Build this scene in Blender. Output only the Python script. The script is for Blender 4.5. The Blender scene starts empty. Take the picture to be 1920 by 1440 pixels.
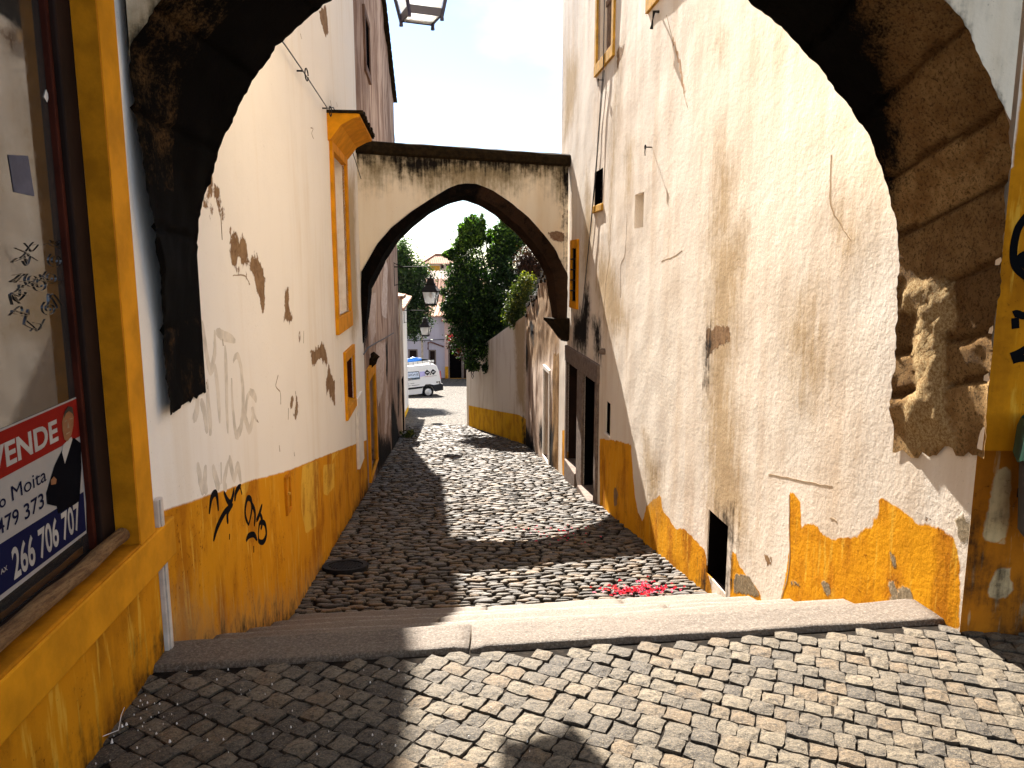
import bpy, bmesh, math, random
import numpy as np
from mathutils import Vector, Matrix, noise
random.seed(7); rng = np.random.default_rng(7)
sc = bpy.context.scene
COL = sc.collection
F = 1400.0; TH = math.radians(9.0); CT, ST = math.cos(TH), math.sin(TH); CAM = np.array([0, 0, 1.6])

# ------------------------------------------------------------------ camera geometry helpers (photo pixels -> rays)
def ray(px, py):
    u = (px - 960) / F; v = (py - 720) / F
    return np.array([u, CT - v * ST, -ST - v * CT])
def onplane(px, py, p0, n):
    d = ray(px, py); n = np.array(n, float); p0 = np.array(p0, float)
    return CAM + d * (np.dot(p0 - CAM, n) / np.dot(d, n))
def onY(px, py, Y): return onplane(px, py, (0, Y, 0), (0, 1, 0))

def Lx(Y): return -1.17 - .1 * Y
def Rx(Y): return 2.294 - .1 * Y
def zs(Y):
    if Y < 26: return -1.16 - .1435 * (Y - 5.8)
    if Y < 46: return -4.06 - .118 * (Y - 26)
    return -6.42 - .04 * (Y - 46)
def zg(X, Y):
    q = Y - .12 * X
    if q < 3.28: return 0.0
    if q < 5.75: return -1.16 * (q - 3.28) / 2.47
    return zs(Y)

# ------------------------------------------------------------------ object helpers
ORG = {}
def tag(o, label=None, cat=None, group=None, kind=None):
    if label: o['label'] = label
    if cat: o['category'] = cat
    if group: o['group'] = group
    if kind: o['kind'] = kind
    return o
def thing(name, label, cat, loc=(0, 0, 0), group=None):
    o = bpy.data.objects.new(name, None); COL.objects.link(o)
    o.location = loc; o.empty_display_size = .2; ORG[o.name] = Vector(loc)
    return tag(o, label, cat, group)
def link_mesh(name, me, mats, parent=None):
    o = bpy.data.objects.new(name, me); COL.objects.link(o)
    for m in (mats if isinstance(mats, (list, tuple)) else [mats]): me.materials.append(m)
    if parent is not None:
        org = ORG[parent.name]; o.parent = parent; ORG[o.name] = org
        if org.length > 1e-9: me.transform(Matrix.Translation(-org))
    else: ORG[o.name] = Vector((0, 0, 0))
    return o
class MB:
    def __init__(s): s.v = []; s.f = []; s.m = []; s.tone = []; s.t = .5
    def add(s, vs, fs, mi=0):
        b = len(s.v); s.v += [tuple(map(float, p)) for p in vs]; s.tone += [s.t] * len(vs)
        s.f += [tuple(i + b for i in f) for f in fs]; s.m += [mi] * len(fs); return b
    def hexa(s, c8, mi=0):
        s.add(c8, [(0, 1, 2, 3), (7, 6, 5, 4), (0, 4, 5, 1), (1, 5, 6, 2), (2, 6, 7, 3), (3, 7, 4, 0)], mi)
    def box(s, x0, x1, y0, y1, z0, z1, mi=0):
        s.hexa([(x0, y0, z0), (x1, y0, z0), (x1, y1, z0), (x0, y1, z0), (x0, y0, z1), (x1, y0, z1), (x1, y1, z1), (x0, y1, z1)], mi)
    def wbox(s, W, s0, s1, z0, z1, d0, d1, mi=0):
        s.hexa([W.pt(a, c, b) for a, b, c in ((s0, d0, z0), (s1, d0, z0), (s1, d1, z0), (s0, d1, z0), (s0, d0, z1), (s1, d0, z1), (s1, d1, z1), (s0, d1, z1))], mi)
    def tube(s, pts, r, n=8, mi=0, cap=True):
        pts = [Vector(p) for p in pts]; rs = r if isinstance(r, (list, tuple)) else [r] * len(pts)
        rings = []; up = Vector((0, 0, 1))
        for i, p in enumerate(pts):
            t = (pts[min(i + 1, len(pts) - 1)] - pts[max(i - 1, 0)])
            t = t.normalized() if t.length > 1e-9 else Vector((0, 0, 1))
            a = t.cross(up if abs(t.z) < .95 else Vector((1, 0, 0))).normalized(); b = t.cross(a)
            rings.append([p + (a * math.cos(2 * math.pi * k / n) + b * math.sin(2 * math.pi * k / n)) * rs[i] for k in range(n)])
        fs = []
        for i in range(len(pts) - 1):
            for k in range(n): fs.append((i * n + k, i * n + (k + 1) % n, (i + 1) * n + (k + 1) % n, (i + 1) * n + k))
        if cap: fs.append(tuple(range(n))[::-1]); fs.append(tuple((len(pts) - 1) * n + k for k in range(n)))
        s.add([p for R in rings for p in R], fs, mi)
    def prism(s, poly, ext, mi=0):
        """poly: 3D outline, ext: extrusion vector"""
        n = len(poly); e = np.array(ext, float); P = [np.array(p, float) for p in poly]
        s.add(P + [p + e for p in P], [tuple(range(n)), tuple(range(2 * n - 1, n - 1, -1))] + [(i, (i + 1) % n, n + (i + 1) % n, n + i) for i in range(n)], mi)
    def frustum(s, c, r0, r1, z0, z1, n=4, rot=math.pi / 4, mi=0):
        a = [(c[0] + r0 * math.cos(rot + 2 * math.pi * k / n), c[1] + r0 * math.sin(rot + 2 * math.pi * k / n), z0) for k in range(n)]
        b = [(c[0] + r1 * math.cos(rot + 2 * math.pi * k / n), c[1] + r1 * math.sin(rot + 2 * math.pi * k / n), z1) for k in range(n)]
        s.add(a + b, [tuple(range(n))[::-1], tuple(range(n, 2 * n))] + [(i, (i + 1) % n, n + (i + 1) % n, n + i) for i in range(n)], mi)
    def lathe(s, c, prof, axis='z', n=20, mi=0):
        vs = []
        for r, h in prof:
            for k in range(n):
                a = 2 * math.pi * k / n; x, y = r * math.cos(a), r * math.sin(a)
                vs.append((c[0] + x, c[1] + y, c[2] + h) if axis == 'z' else (c[0] + x, c[1] + h, c[2] + y))
        m = len(prof)
        fs = [(i * n + k, i * n + (k + 1) % n, (i + 1) * n + (k + 1) % n, (i + 1) * n + k) for i in range(m - 1) for k in range(n)]
        fs += [tuple(range(n)), tuple((m - 1) * n + k for k in range(n))]
        s.add(vs, fs, mi)
    def build(s, name, mats, parent=None, smooth=False, bevel=0, tone=False):
        me = bpy.data.meshes.new(name); me.from_pydata(s.v, [], s.f)
        if tone:
            a = me.attributes.new('tone', 'FLOAT', 'POINT'); a.data.foreach_set('value', np.array(s.tone, np.float32))
        me.polygons.foreach_set('material_index', np.array(s.m, np.int32))
        if smooth: me.polygons.foreach_set('use_smooth', np.ones(len(s.f), bool))
        bm = bmesh.new(); bm.from_mesh(me); bmesh.ops.recalc_face_normals(bm, faces=bm.faces); bm.to_mesh(me); bm.free()
        me.update()
        o = link_mesh(name, me, mats, parent)
        if bevel:
            b = o.modifiers.new('bevel', 'BEVEL'); b.width = bevel; b.segments = 2; b.limit_method = 'ANGLE'; b.angle_limit = math.radians(40)
        return o
def copy_tree(o, parent=None):
    c = o.copy(); COL.objects.link(c)
    if parent is not None: c.parent = parent
    for ch in list(o.children): copy_tree(ch, c)
    return c

# ------------------------------------------------------------------ node helpers
class NT:
    def __init__(s, name):
        s.mat = bpy.data.materials.new(name); s.mat.use_nodes = True; s.t = s.mat.node_tree
        s.b = s.t.nodes['Principled BSDF']; s.out = s.t.nodes['Material Output']; s._pos = None
    def n(s, typ, **kw):
        x = s.t.nodes.new(typ)
        for k, v in kw.items(): setattr(x, k, v)
        return x
    def L(s, a, b): s.t.links.new(a, b)
    def set(s, inp, v):
        if isinstance(v, bpy.types.NodeSocket): s.L(v, inp)
        elif isinstance(v, (tuple, list)): inp.default_value = tuple(v) + ((1,) if len(v) == 3 and inp.type == 'RGBA' else ())
        else: inp.default_value = v
    def pos(s):
        if s._pos is None: s._pos = s.n('ShaderNodeNewGeometry').outputs['Position']
        return s._pos
    def objco(s): return s.n('ShaderNodeTexCoord').outputs['Object']
    def mapping(s, scale=(1, 1, 1), vec=None, rot=(0, 0, 0)):
        m = s.n('ShaderNodeMapping'); s.L(vec or s.pos(), m.inputs[0]); m.inputs['Scale'].default_value = scale; m.inputs['Rotation'].default_value = rot
        return m.outputs[0]
    def noise(s, scale, detail=4, rough=.55, vec=None, dist=0):
        x = s.n('ShaderNodeTexNoise'); s.L(vec or s.pos(), x.inputs['Vector'])
        x.inputs['Scale'].default_value = scale; x.inputs['Detail'].default_value = detail; x.inputs['Roughness'].default_value = rough; x.inputs['Distortion'].default_value = dist
        return x.outputs[0]
    def voro(s, scale, feature='F1', vec=None, out=0):
        x = s.n('ShaderNodeTexVoronoi', feature=feature); s.L(vec or s.pos(), x.inputs['Vector']); x.inputs['Scale'].default_value = scale
        return x.outputs[out]
    def math(s, op, a, b=None, c=None, clamp=False):
        x = s.n('ShaderNodeMath', operation=op, use_clamp=clamp)
        s.set(x.inputs[0], a)
        if b is not None: s.set(x.inputs[1], b)
        if c is not None: s.set(x.inputs[2], c)
        return x.outputs[0]
    def rng(s, v, a, b, c=0., d=1., smooth=True):
        x = s.n('ShaderNodeMapRange', interpolation_type='SMOOTHSTEP' if smooth else 'LINEAR')
        s.set(x.inputs[0], v); x.inputs[1].default_value = a; x.inputs[2].default_value = b; x.inputs[3].default_value = c; x.inputs[4].default_value = d
        return x.outputs[0]
    def mix(s, f, a, b, mode='MIX'):
        x = s.n('ShaderNodeMix', data_type='RGBA', blend_type=mode); s.set(x.inputs[0], f); s.set(x.inputs[6], a); s.set(x.inputs[7], b)
        return x.outputs[2]
    def attr(s, name): return s.n('ShaderNodeAttribute', attribute_name=name).outputs['Fac']
    def bump(s, h, dist=.01, strength=1., prev=None):
        x = s.n('ShaderNodeBump'); s.set(x.inputs['Height'], h); x.inputs['Distance'].default_value = dist; x.inputs['Strength'].default_value = strength
        if prev is not None: s.L(prev, x.inputs['Normal'])
        return x.outputs[0]
    def done(s, col, rough=.85, normal=None, spec=.3, metal=0.):
        s.set(s.b.inputs['Base Color'], col); s.set(s.b.inputs['Roughness'], rough)
        s.b.inputs['Specular IOR Level'].default_value = spec; s.b.inputs['Metallic'].default_value = metal
        if normal is not None: s.L(normal, s.b.inputs['Normal'])
        return s.mat
def simple(name, col, rough=.6, spec=.3, metal=0., var=.25, scale=6., bump=.0):
    t = NT(name); n = t.noise(scale, 6, .6)
    c = t.mix(t.rng(n, .3, .7), tuple(x * (1 - var) for x in col), tuple(min(1, x * (1 + var * .6)) for x in col))
    nm = t.bump(t.noise(scale * 9, 5, .6), .004, bump) if bump else None
    return t.done(c, rough, nm, spec, metal)

def plaster(name, base, base2, ochre=(.64, .265, .008), ochre2=(.74, .43, .05), peel=(.20, .115, .06), peel2=(.30, .19, .10), grey=(.30, .235, .15),
            stain=(.50, .33, .14), soot=(.012, .010, .009), amp=.05, streak=(.40, .70), bump=.5, pit=.5, grain=40, ochredark=(.33, .10, .004), sootmul=1.0):
    t = NT(name)
    nA = t.noise(.8, 4); nS = t.noise(1.5, 6, .6, t.mapping((2.6, 2.6, .22))); nM = t.noise(9, 8, .68); nF = t.noise(grain, 6, .65)
    nB = t.noise(2.7, 6, .6); nV = t.noise(7, 5, .6, t.mapping((3, 3, .35)))
    c = t.mix(t.rng(t.math('ADD', t.math('MULTIPLY', nS, .6), t.math('MULTIPLY', nA, .4)), *streak), base, base2)
    c = t.mix(t.rng(nB, .5, .75, 0, .35), c, tuple(x * .93 for x in base))
    # fine dark specks / pits in the lime wash
    sp = t.math('MULTIPLY', t.rng(t.noise(95, 3, .5), .66, .74), t.rng(nM, .46, .62))
    c = t.mix(t.math('MULTIPLY', sp, pit), c, (.16, .10, .05))
    def soft(attr, w, kS, kM):
        v = t.math('ADD', t.attr(attr), t.math('ADD', t.math('MULTIPLY', t.math('SUBTRACT', nV, .5), kS), t.math('MULTIPLY', t.math('SUBTRACT', nM, .5), kM)))
        return t.rng(v, -w, w)
    def hard(attr, a, e=.006):
        if attr == 'peel': a = max(a, .20)
        if attr == 'grey': a = max(a, .08)
        v = t.math('ADD', t.attr(attr), t.math('ADD', t.math('MULTIPLY', t.math('SUBTRACT', nM, .5), a), t.math('MULTIPLY', t.math('SUBTRACT', nB, .5), a)))
        return t.rng(v, -e, e)
    dado = hard('dado', amp)
    oc = t.mix(hard('dado2', .05), ochre, ochre2)
    oc = t.mix(t.rng(t.math('ADD', t.math('MULTIPLY', nS, .5), t.math('MULTIPLY', nB, .5)), .45, .62, 0, .75), oc, ochredark)
    oc = t.mix(t.rng(nV, .56, .66, 0, .55), oc, ochre2); oc = t.mix(t.math('MULTIPLY', t.rng(nF, .56, .68), t.rng(nB, .45, .6)), oc, tuple(x * .6 for x in ochredark))
    oc = t.mix(t.math('MULTIPLY', sp, .8), oc, (.10, .03, .003))
    c = t.mix(dado, c, oc)
    st = t.math('MULTIPLY', soft('stain', .26, .5, .5), .78)
    c = t.mix(st, c, t.mix(nM, stain, tuple(x * .55 for x in stain)))
    peelm = hard('peel', amp * 1.2); c = t.mix(t.math('MULTIPLY', hard('peel', amp * 1.2, .016), .75), c, (.09, .05, .03)); c = t.mix(peelm, c, t.mix(t.rng(nM, .35, .65), peel, peel2)); c = t.mix(t.math('MULTIPLY', peelm, t.rng(nF, .5, .7, 0, .6)), c, tuple(x * .45 for x in peel))  # dark fringe paints a relief shadow around each peeled patch
    grm = hard('grey', amp); c = t.mix(t.math('MULTIPLY', hard('grey', amp, .018), .7), c, (.10, .06, .03)); c = t.mix(grm, c, t.mix(t.rng(nF, .35, .65), tuple(x * .6 for x in grey), grey))  # the grey patches get the same painted shadow as a dark fringe
    so = soft('soot', .16, .55, .6); c = t.mix(t.math('MULTIPLY', so, sootmul), c, soot)
    h = t.math('ADD', t.math('MULTIPLY', nF, .22), t.math('MULTIPLY', nM, .45))
    h = t.math('ADD', h, t.math('MULTIPLY', t.math('ADD', peelm, grm, clamp=True), -.9))
    h = t.math('SUBTRACT', h, t.math('MULTIPLY', sp, .25))
    nm = t.bump(h, .022, bump)
    t.done(c, .92, nm, .06)
    return t.mat

# ------------------------------------------------------------------ walls
def sdf(V, polys):
    """positive inside, metres"""
    best = np.full(len(V), -9.0)
    for P in polys:
        P = np.array(P, float); Q = np.roll(P, -1, 0); d2 = np.full(len(V), 1e9); ins = np.zeros(len(V), bool)
        for a, b in zip(P, Q):
            e = b - a; w = V - a; t = np.clip((w @ e) / max(e @ e, 1e-12), 0, 1); r = w - t[:, None] * e
            d2 = np.minimum(d2, (r * r).sum(1))
            c = (a[1] > V[:, 1]) != (b[1] > V[:, 1])
            if abs(b[1] - a[1]) > 1e-12: ins ^= c & (V[:, 0] < (b[0] - a[0]) * (V[:, 1] - a[1]) / (b[1] - a[1]) + a[0])
        d = np.sqrt(d2) * np.where(ins, 1, -1); best = np.maximum(best, d)
    return best
class Wall:
    def __init__(s, A, B, side):
        s.A = np.array([A[0], A[1]], float); d = np.array([B[0] - A[0], B[1] - A[1]], float); s.len = float(np.hypot(*d)); s.e = d / s.len
        s.nrm = np.array([s.e[1], -s.e[0]]) * side
    def pt(s, a, z, d=0.):
        p = s.A + s.e * a + s.nrm * d; return (p[0], p[1], z)
    def px(s, x, y, d=0.):
        p0 = s.A + s.nrm * d
        q = onplane(x, y, (p0[0], p0[1], 0), (s.nrm[0], s.nrm[1], 0)); return (float((q[:2] - p0) @ s.e), float(q[2]))
    lump = 0.
    def disp(s, a, z):
        return s.lump * (noise.noise(Vector((a * .9, z * .9, s.A[0] * 7))) + .5 * noise.noise(Vector((a * 2.7, z * 2.7, 5 + s.A[1]))))
    def poly(s, pts, d=0.): return [s.px(x, y, d) for x, y in pts]
    def rect(s, pts, d=0.):
        q = s.poly(pts, d); a = sorted(p[0] for p in q); z = sorted(p[1] for p in q)
        return ((a[0] + a[1]) / 2, (a[-1] + a[-2]) / 2, (z[0] + z[1]) / 2, (z[-1] + z[-2]) / 2)
MASKS = ('dado', 'dado2', 'stain', 'peel', 'grey', 'soot')
def wall_grid(name, W, z0, z1, holes, masks, mat, parent, step=.05, zfine=4.2, coarse=.3, lump=.012, top=None, depth=3.0, reveal_back=True):
    """front sheet with real openings and reveals, plus ends, back and top so that the house is a solid body"""
    def lines(a, b, st, extra):
        xs = set(np.round(np.linspace(a, b, max(2, int(round((b - a) / st)) + 1)), 4)); ex = [round(e, 4) for e in extra if a < e < b]
        xs = [x for x in xs if all(abs(x - e) > st * .35 or x in (a, b) for e in ex)]
        return sorted(set(xs) | set(ex))
    W.lump = lump
    S = lines(0, W.len, step, [h[0] for h in holes] + [h[1] for h in holes])
    zf = min(zfine, z1); Z = lines(z0, zf, step, [h[2] for h in holes] + [h[3] for h in holes])
    if z1 > zf: Z = sorted(set(Z) | set(lines(zf, z1, coarse, [h[2] for h in holes] + [h[3] for h in holes])))
    nS, nZ = len(S), len(Z); V = np.array([(a, z) for z in Z for a in S])
    mk = {k: sdf(V, masks[k]) if k in masks and masks[k] else np.full(len(V), -9.) for k in MASKS}
    verts = []
    for (a, z) in V:
        zz = z
        if top is not None and z > zf: zz = zf + (z - zf) * (top(a) - zf) / (z1 - zf)
        d = W.disp(a, z)
        e = min([1.] + [max(0, max(h[0] - a, a - h[1], h[2] - z, z - h[3])) / .25 for h in holes] + [a / .2, (W.len - a) / .2])
        verts.append(W.pt(a, zz, d * max(0, min(1, e))))
    faces = []
    for j in range(nZ - 1):
        for i in range(nS - 1):
            ca, cz = (S[i] + S[i + 1]) / 2, (Z[j] + Z[j + 1]) / 2
            if any(h[0] < ca < h[1] and h[2] < cz < h[3] for h in holes): continue
            faces.append((j * nS + i, j * nS + i + 1, (j + 1) * nS + i + 1, (j + 1) * nS + i))
    def extra(vs, fs, src=None):
        b = len(verts); verts.extend(vs); faces.extend([tuple(i + b for i in f) for f in fs])
        for k in MASKS: mk[k] = np.concatenate([mk[k], np.full(len(vs), -9.) if src is None else mk[k][src]])
    for h in holes:
        a0, a1, b0, b1, dp = h[:5]; c = [(a0, b0), (a1, b0), (a1, b1), (a0, b1)]
        src = [int(np.argmin(np.abs(V - np.array(q)).sum(1))) for q in c]
        fs = [(0, 1, 5, 4), (1, 2, 6, 5), (2, 3, 7, 6), (3, 0, 4, 7)]
        if len(h) > 5 and h[5]: fs.append((4, 5, 6, 7))
        extra([W.pt(a, z, 0) for a, z in c] + [W.pt(a, z, -dp) for a, z in c], fs, src + src)
    T = (lambda a: top(a)) if top is not None else (lambda a: z1)
    if depth:
        E = [W.pt(0, z0), W.pt(W.len, z0), W.pt(W.len, T(W.len)), W.pt(0, T(0)), W.pt(0, z0, -depth), W.pt(W.len, z0, -depth), W.pt(W.len, T(W.len), -depth), W.pt(0, T(0), -depth)]
        extra(E, [(0, 4, 7, 3), (1, 2, 6, 5), (4, 5, 6, 7), (3, 7, 6, 2)])
    me = bpy.data.meshes.new(name); me.from_pydata(verts, [], faces)
    for k in MASKS:
        at = me.attributes.new(k, 'FLOAT', 'POINT'); at.data.foreach_set('value', mk[k].astype(np.float32))
    me.polygons.foreach_set('use_smooth', np.array([len(f) == 4 and max(f) < len(V) for f in faces], bool))
    me.update()
    return link_mesh(name, me, mat, parent)
def ribbon(mb, W, pts, w, d=.004, th=.003, taper=False, mi=0, jit=0.):
    """painted stroke / crack on a wall: thin raised strip following pts (s, z)"""
    P = [np.array(p, float) for p in pts]
    if len(P) > 2:      # Catmull-Rom
        Q = []
        for i in range(len(P) - 1):
            p0, p1, p2, p3 = P[max(i - 1, 0)], P[i], P[i + 1], P[min(i + 2, len(P) - 1)]
            for k in range(6):
                t = k / 6; Q.append(.5 * ((2 * p1) + (-p0 + p2) * t + (2 * p0 - 5 * p1 + 4 * p2 - p3) * t * t + (-p0 + 3 * p1 - 3 * p2 + p3) * t ** 3))
        P = Q + [P[-1]]
    vs = []; n = len(P)
    for i, p in enumerate(P):
        t = P[min(i + 1, n - 1)] - P[max(i - 1, 0)]; t = t / (np.hypot(*t) + 1e-9); nn = np.array([-t[1], t[0]])
        ww = w * .5 * ((1 - .7 * abs(2 * i / (n - 1) - 1) ** 3) if taper else 1) * (1 + jit * random.uniform(-1, 1))
        p = p + nn * jit * w * random.uniform(-1, 1)
        a, b = p + nn * ww, p - nn * ww
        da, db = d + W.disp(*a), d + W.disp(*b); vs += [W.pt(a[0], a[1], da + th), W.pt(b[0], b[1], db + th), W.pt(a[0], a[1], da - .004), W.pt(b[0], b[1], db - .004)]
    fs = []
    for i in range(n - 1):
        k = i * 4; fs += [(k, k + 1, k + 5, k + 4), (k + 1, k + 3, k + 7, k + 5), (k + 2, k, k + 4, k + 6)]
    mb.add(vs, fs, mi)
def zt(ox, oy, sc_):
    return lambda *pts: [(ox + x / sc_, oy + y / sc_) for x, y in pts]
# ------------------------------------------------------------------ world, sun, camera
SUNDIR = Vector((-.213, .97, .89)).normalized()
w = bpy.data.worlds.new("World"); sc.world = w; w.use_nodes = True
nt = w.node_tree; bg = nt.nodes['Background']
sky = nt.nodes.new('ShaderNodeTexSky'); sky.sky_type = 'NISHITA'; sky.sun_disc = False
sky.sun_elevation = math.asin(SUNDIR.z); sky.sun_rotation = math.atan2(SUNDIR.x, SUNDIR.y)
sky.altitude = 300; sky.dust_density = .3; sky.ozone_density = 3.0
tc = nt.nodes.new('ShaderNodeTexCoord'); mp = nt.nodes.new('ShaderNodeMapping'); mp.inputs['Scale'].default_value = (1, 1, 2.2); mp.inputs['Location'].default_value = (.35, .1, .27)
nz = nt.nodes.new('ShaderNodeTexNoise'); nz.inputs['Scale'].default_value = 2.6; nz.inputs['Detail'].default_value = 7; nz.inputs['Roughness'].default_value = .52
mr = nt.nodes.new('ShaderNodeMapRange'); mr.interpolation_type = 'SMOOTHSTEP'; mr.inputs[1].default_value = .44; mr.inputs[2].default_value = .66
mx = nt.nodes.new('ShaderNodeMix'); mx.data_type = 'RGBA'; mx.inputs[7].default_value = (6.6, 6.3, 6.0, 1)
lk = nt.links.new
lk(tc.outputs['Generated'], mp.inputs[0]); lk(mp.outputs[0], nz.inputs['Vector']); lk(nz.outputs[0], mr.inputs[0]); lk(mr.outputs[0], mx.inputs[0])
lk(sky.outputs[0], mx.inputs[6]); lk(mx.outputs[2], bg.inputs['Color']); bg.inputs['Strength'].default_value = .05
sl = bpy.data.lights.new('sun', 'SUN'); sl.energy = 5.0; sl.angle = math.radians(.5); sl.color = (1, .935, .85)
so = bpy.data.objects.new('sun', sl); COL.objects.link(so); so.rotation_euler = SUNDIR.to_track_quat('Z', 'Y').to_euler(); so.location = (-10, 30, 40)
cd = bpy.data.cameras.new('camera'); cam = bpy.data.objects.new('camera', cd); COL.objects.link(cam); sc.camera = cam
cam.location = CAM; cam.rotation_euler = (math.radians(90) - TH, 0, 0); cd.sensor_width = 36; cd.lens = 36 * F / 1920; cd.clip_end = 3000; cd.clip_start = .05
sc.view_settings.view_transform = 'Standard'; sc.view_settings.look = 'None'; sc.view_settings.exposure = 2.3
sc.cycles.max_bounces = 10; sc.cycles.diffuse_bounces = 6

# ------------------------------------------------------------------ materials
M = {}
M['left'] = plaster('shaded_limewash', (.88, .825, .745), (.80, .715, .60), amp=.018, bump=.35, pit=.45, streak=(.47, .72), ochre=(.64, .268, .008))
M['right'] = plaster('rough_limewash', (.77, .70, .61), (.62, .50, .38), amp=.08, bump=.6, pit=.8, ochre=(.70, .31, .008), streak=(.42, .72))
M['arch2'] = plaster('arch_plaster', (.84, .74, .58), (.76, .62, .43), amp=.04, bump=.3, pit=.7, stain=(.16, .11, .02), peel=(.17, .09, .05), peel2=(.30, .2, .13))
M['brown'] = plaster('weathered_plaster', (.52, .38, .29), (.21, .125, .085), amp=.12, bump=.9, pit=1., streak=(.36, .60), peel=(.58, .47, .40), peel2=(.42, .31, .25), grain=60)
M['stained'] = plaster('stained_plaster', (.66, .53, .42), (.36, .23, .15), amp=.10, bump=.6, pit=.9, streak=(.42, .66), ochre=(.66, .32, .02))
M['garden'] = plaster('garden_wall_plaster', (.80, .73, .64), (.56, .46, .36), amp=.02, bump=.3, ochre=(.78, .43, .015), ochredark=(.5, .2, .01), streak=(.48, .72))
M['shop'] = plaster('shop_plaster', (.82, .72, .60), (.76, .62, .46), amp=.02, bump=.25, pit=.4, ochre=(.60, .235, .007), ochredark=(.22, .075, .004), soot=(.03, .012, .004))
M['ochre'] = simple('ochre_paint', (.65, .265, .008), .7, .08, var=.22, scale=5, bump=.25)
M['ochre_dark'] = simple('ochre_paint_worn', (.50, .18, .006), .8, .06, var=.3, scale=7, bump=.3)
M['yellow'] = simple('yellow_frame_paint', (.56, .30, .035), .7, .2, var=.3, scale=9, bump=.3)
M['black'] = simple('black_spray_paint', (.004, .004, .005), .9, .05, var=.2)
M['grey_spray'] = simple('faded_spray', (.62, .55, .46), .9, .1, var=.2, scale=8)
M['grey_spray_b'] = simple('faded_spray_pale', (.71, .64, .54), .9, .1, var=.2, scale=8)
M['crack'] = simple('crack_dirt', (.34, .25, .16), .9, .1)
M['void'] = simple('dark_interior', (.004, .003, .003), 1., .0)  # near black, also stands in for the shade inside wall openings
M['iron'] = simple('black_iron', (.016, .015, .015), .8, .15, var=.3, scale=20)
M['navy'] = simple('navy_iron', (.010, .010, .035), .4, .4, var=.2, scale=20)
M['white'] = simple('white_trim', (.78, .72, .64), .7, .3, var=.1, scale=8)
M['door_brown'] = simple('dark_door_wood', (.018, .007, .004), .7, .15, var=.4, scale=4)
M['red_wood'] = simple('red_brown_wood', (.050, .009, .004), .7, .1, var=.4, scale=6)
M['shutter'] = simple('shutter_wood', (.22, .15, .11), .7, .2, var=.4, scale=12)
M['cable'] = simple('grey_cable', (.05, .05, .05), .6, .3)
M['moss'] = simple('moss_dirt', (.020, .013, .006), .95, .04, var=.5, scale=14, bump=.8)
# granite of the steps: speckled, worn
t = NT('granite_step'); n1 = t.noise(3.2, 6, .6); n2 = t.noise(85, 5, .85); n3 = t.noise(26, 8, .7)
c = t.mix(t.rng(n1, .35, .65), (.14, .115, .085), (.075, .056, .038)); c = t.mix(t.rng(n2, .51, .58, 0, .9), c, (.36, .32, .25)); c = t.mix(t.rng(n2, .40, .47, .95, 0), c, (.012, .01, .008))
c = t.mix(t.rng(n3, .52, .68, 0, .6), c, (.09, .055, .03))
ed = t.math('ADD', t.attr('tone'), t.math('MULTIPLY', t.math('SUBTRACT', n3, .5), .35)); c = t.mix(t.rng(ed, .965, .90, 0, .6), c, (.095, .058, .028)); c = t.mix(t.rng(ed, .88, 1.0, 0, .25), c, (.34, .29, .22))
M['granite'] = t.done(c, .6, t.bump(t.math('ADD', t.math('MULTIPLY', n2, .4), t.math('MULTIPLY', n3, .8)), .016, 1.), .5)
# stones (tone attribute gives every stone its own colour)
def stone_mat(name, dark, light, warm, speck, bumpd=.014):
    t = NT(name); tone = t.attr('tone'); n1 = t.noise(48, 7, .75); n2 = t.noise(150, 4, .8); n3 = t.noise(5, 5, .6)
    c = t.mix(t.rng(tone, .0, 1., smooth=False), dark, light); c = t.mix(t.rng(t.math('FRACT', t.math('MULTIPLY', tone, 7.31)), .62, .95), c, warm)
    c = t.mix(t.rng(n1, .46, .64, 0, .8), c, tuple(x * .45 for x in dark)); c = t.mix(t.rng(n2, .52, .66, 0, speck), c, tuple(min(.6, x * 2.1) for x in light)); c = t.mix(t.rng(n2, .34, .46, .75, 0), c, tuple(x * .25 for x in dark))
    c = t.mix(t.rng(n3, .52, .72, 0, .4), c, tuple(x * .55 for x in dark))
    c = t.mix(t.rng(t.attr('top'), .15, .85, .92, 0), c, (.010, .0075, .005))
    return t.done(c, t.rng(n1, .3, .7, .46, .70), t.bump(t.math('ADD', t.math('MULTIPLY', n1, .8), t.math('MULTIPLY', n2, .3)), bumpd, 1.), .4)
M['sett'] = stone_mat('granite_setts', (.060, .046, .030), (.175, .136, .084), (.15, .10, .05), .55)
M['cobble'] = stone_mat('river_cobbles', (.036, .029, .023), (.17, .142, .108), (.16, .10, .045), .25)
t = NT('joint_earth'); n1 = t.noise(30, 6, .7); M['joint'] = t.done(t.mix(t.rng(n1, .4, .7), (.008, .006, .004), (.025, .018, .012)), .95, t.bump(n1, .01, .8), .1)
t = NT('far_cobbles'); e = t.voro(7, 'DISTANCE_TO_EDGE', t.mapping((1, 1.4, 0))); cc = t.voro(7, 'F1', t.mapping((1, 1.4, 0)), 1)
bw = t.n('ShaderNodeRGBToBW'); t.L(cc, bw.inputs[0])
c = t.mix(bw.outputs[0], (.07, .058, .046), (.22, .19, .15)); c = t.mix(t.rng(e, .0, .16, 1, 0), c, (.02, .016, .012))
M['farcobble'] = t.done(c, .8, t.bump(t.rng(e, 0, .2), .03, .8), .2)
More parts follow.
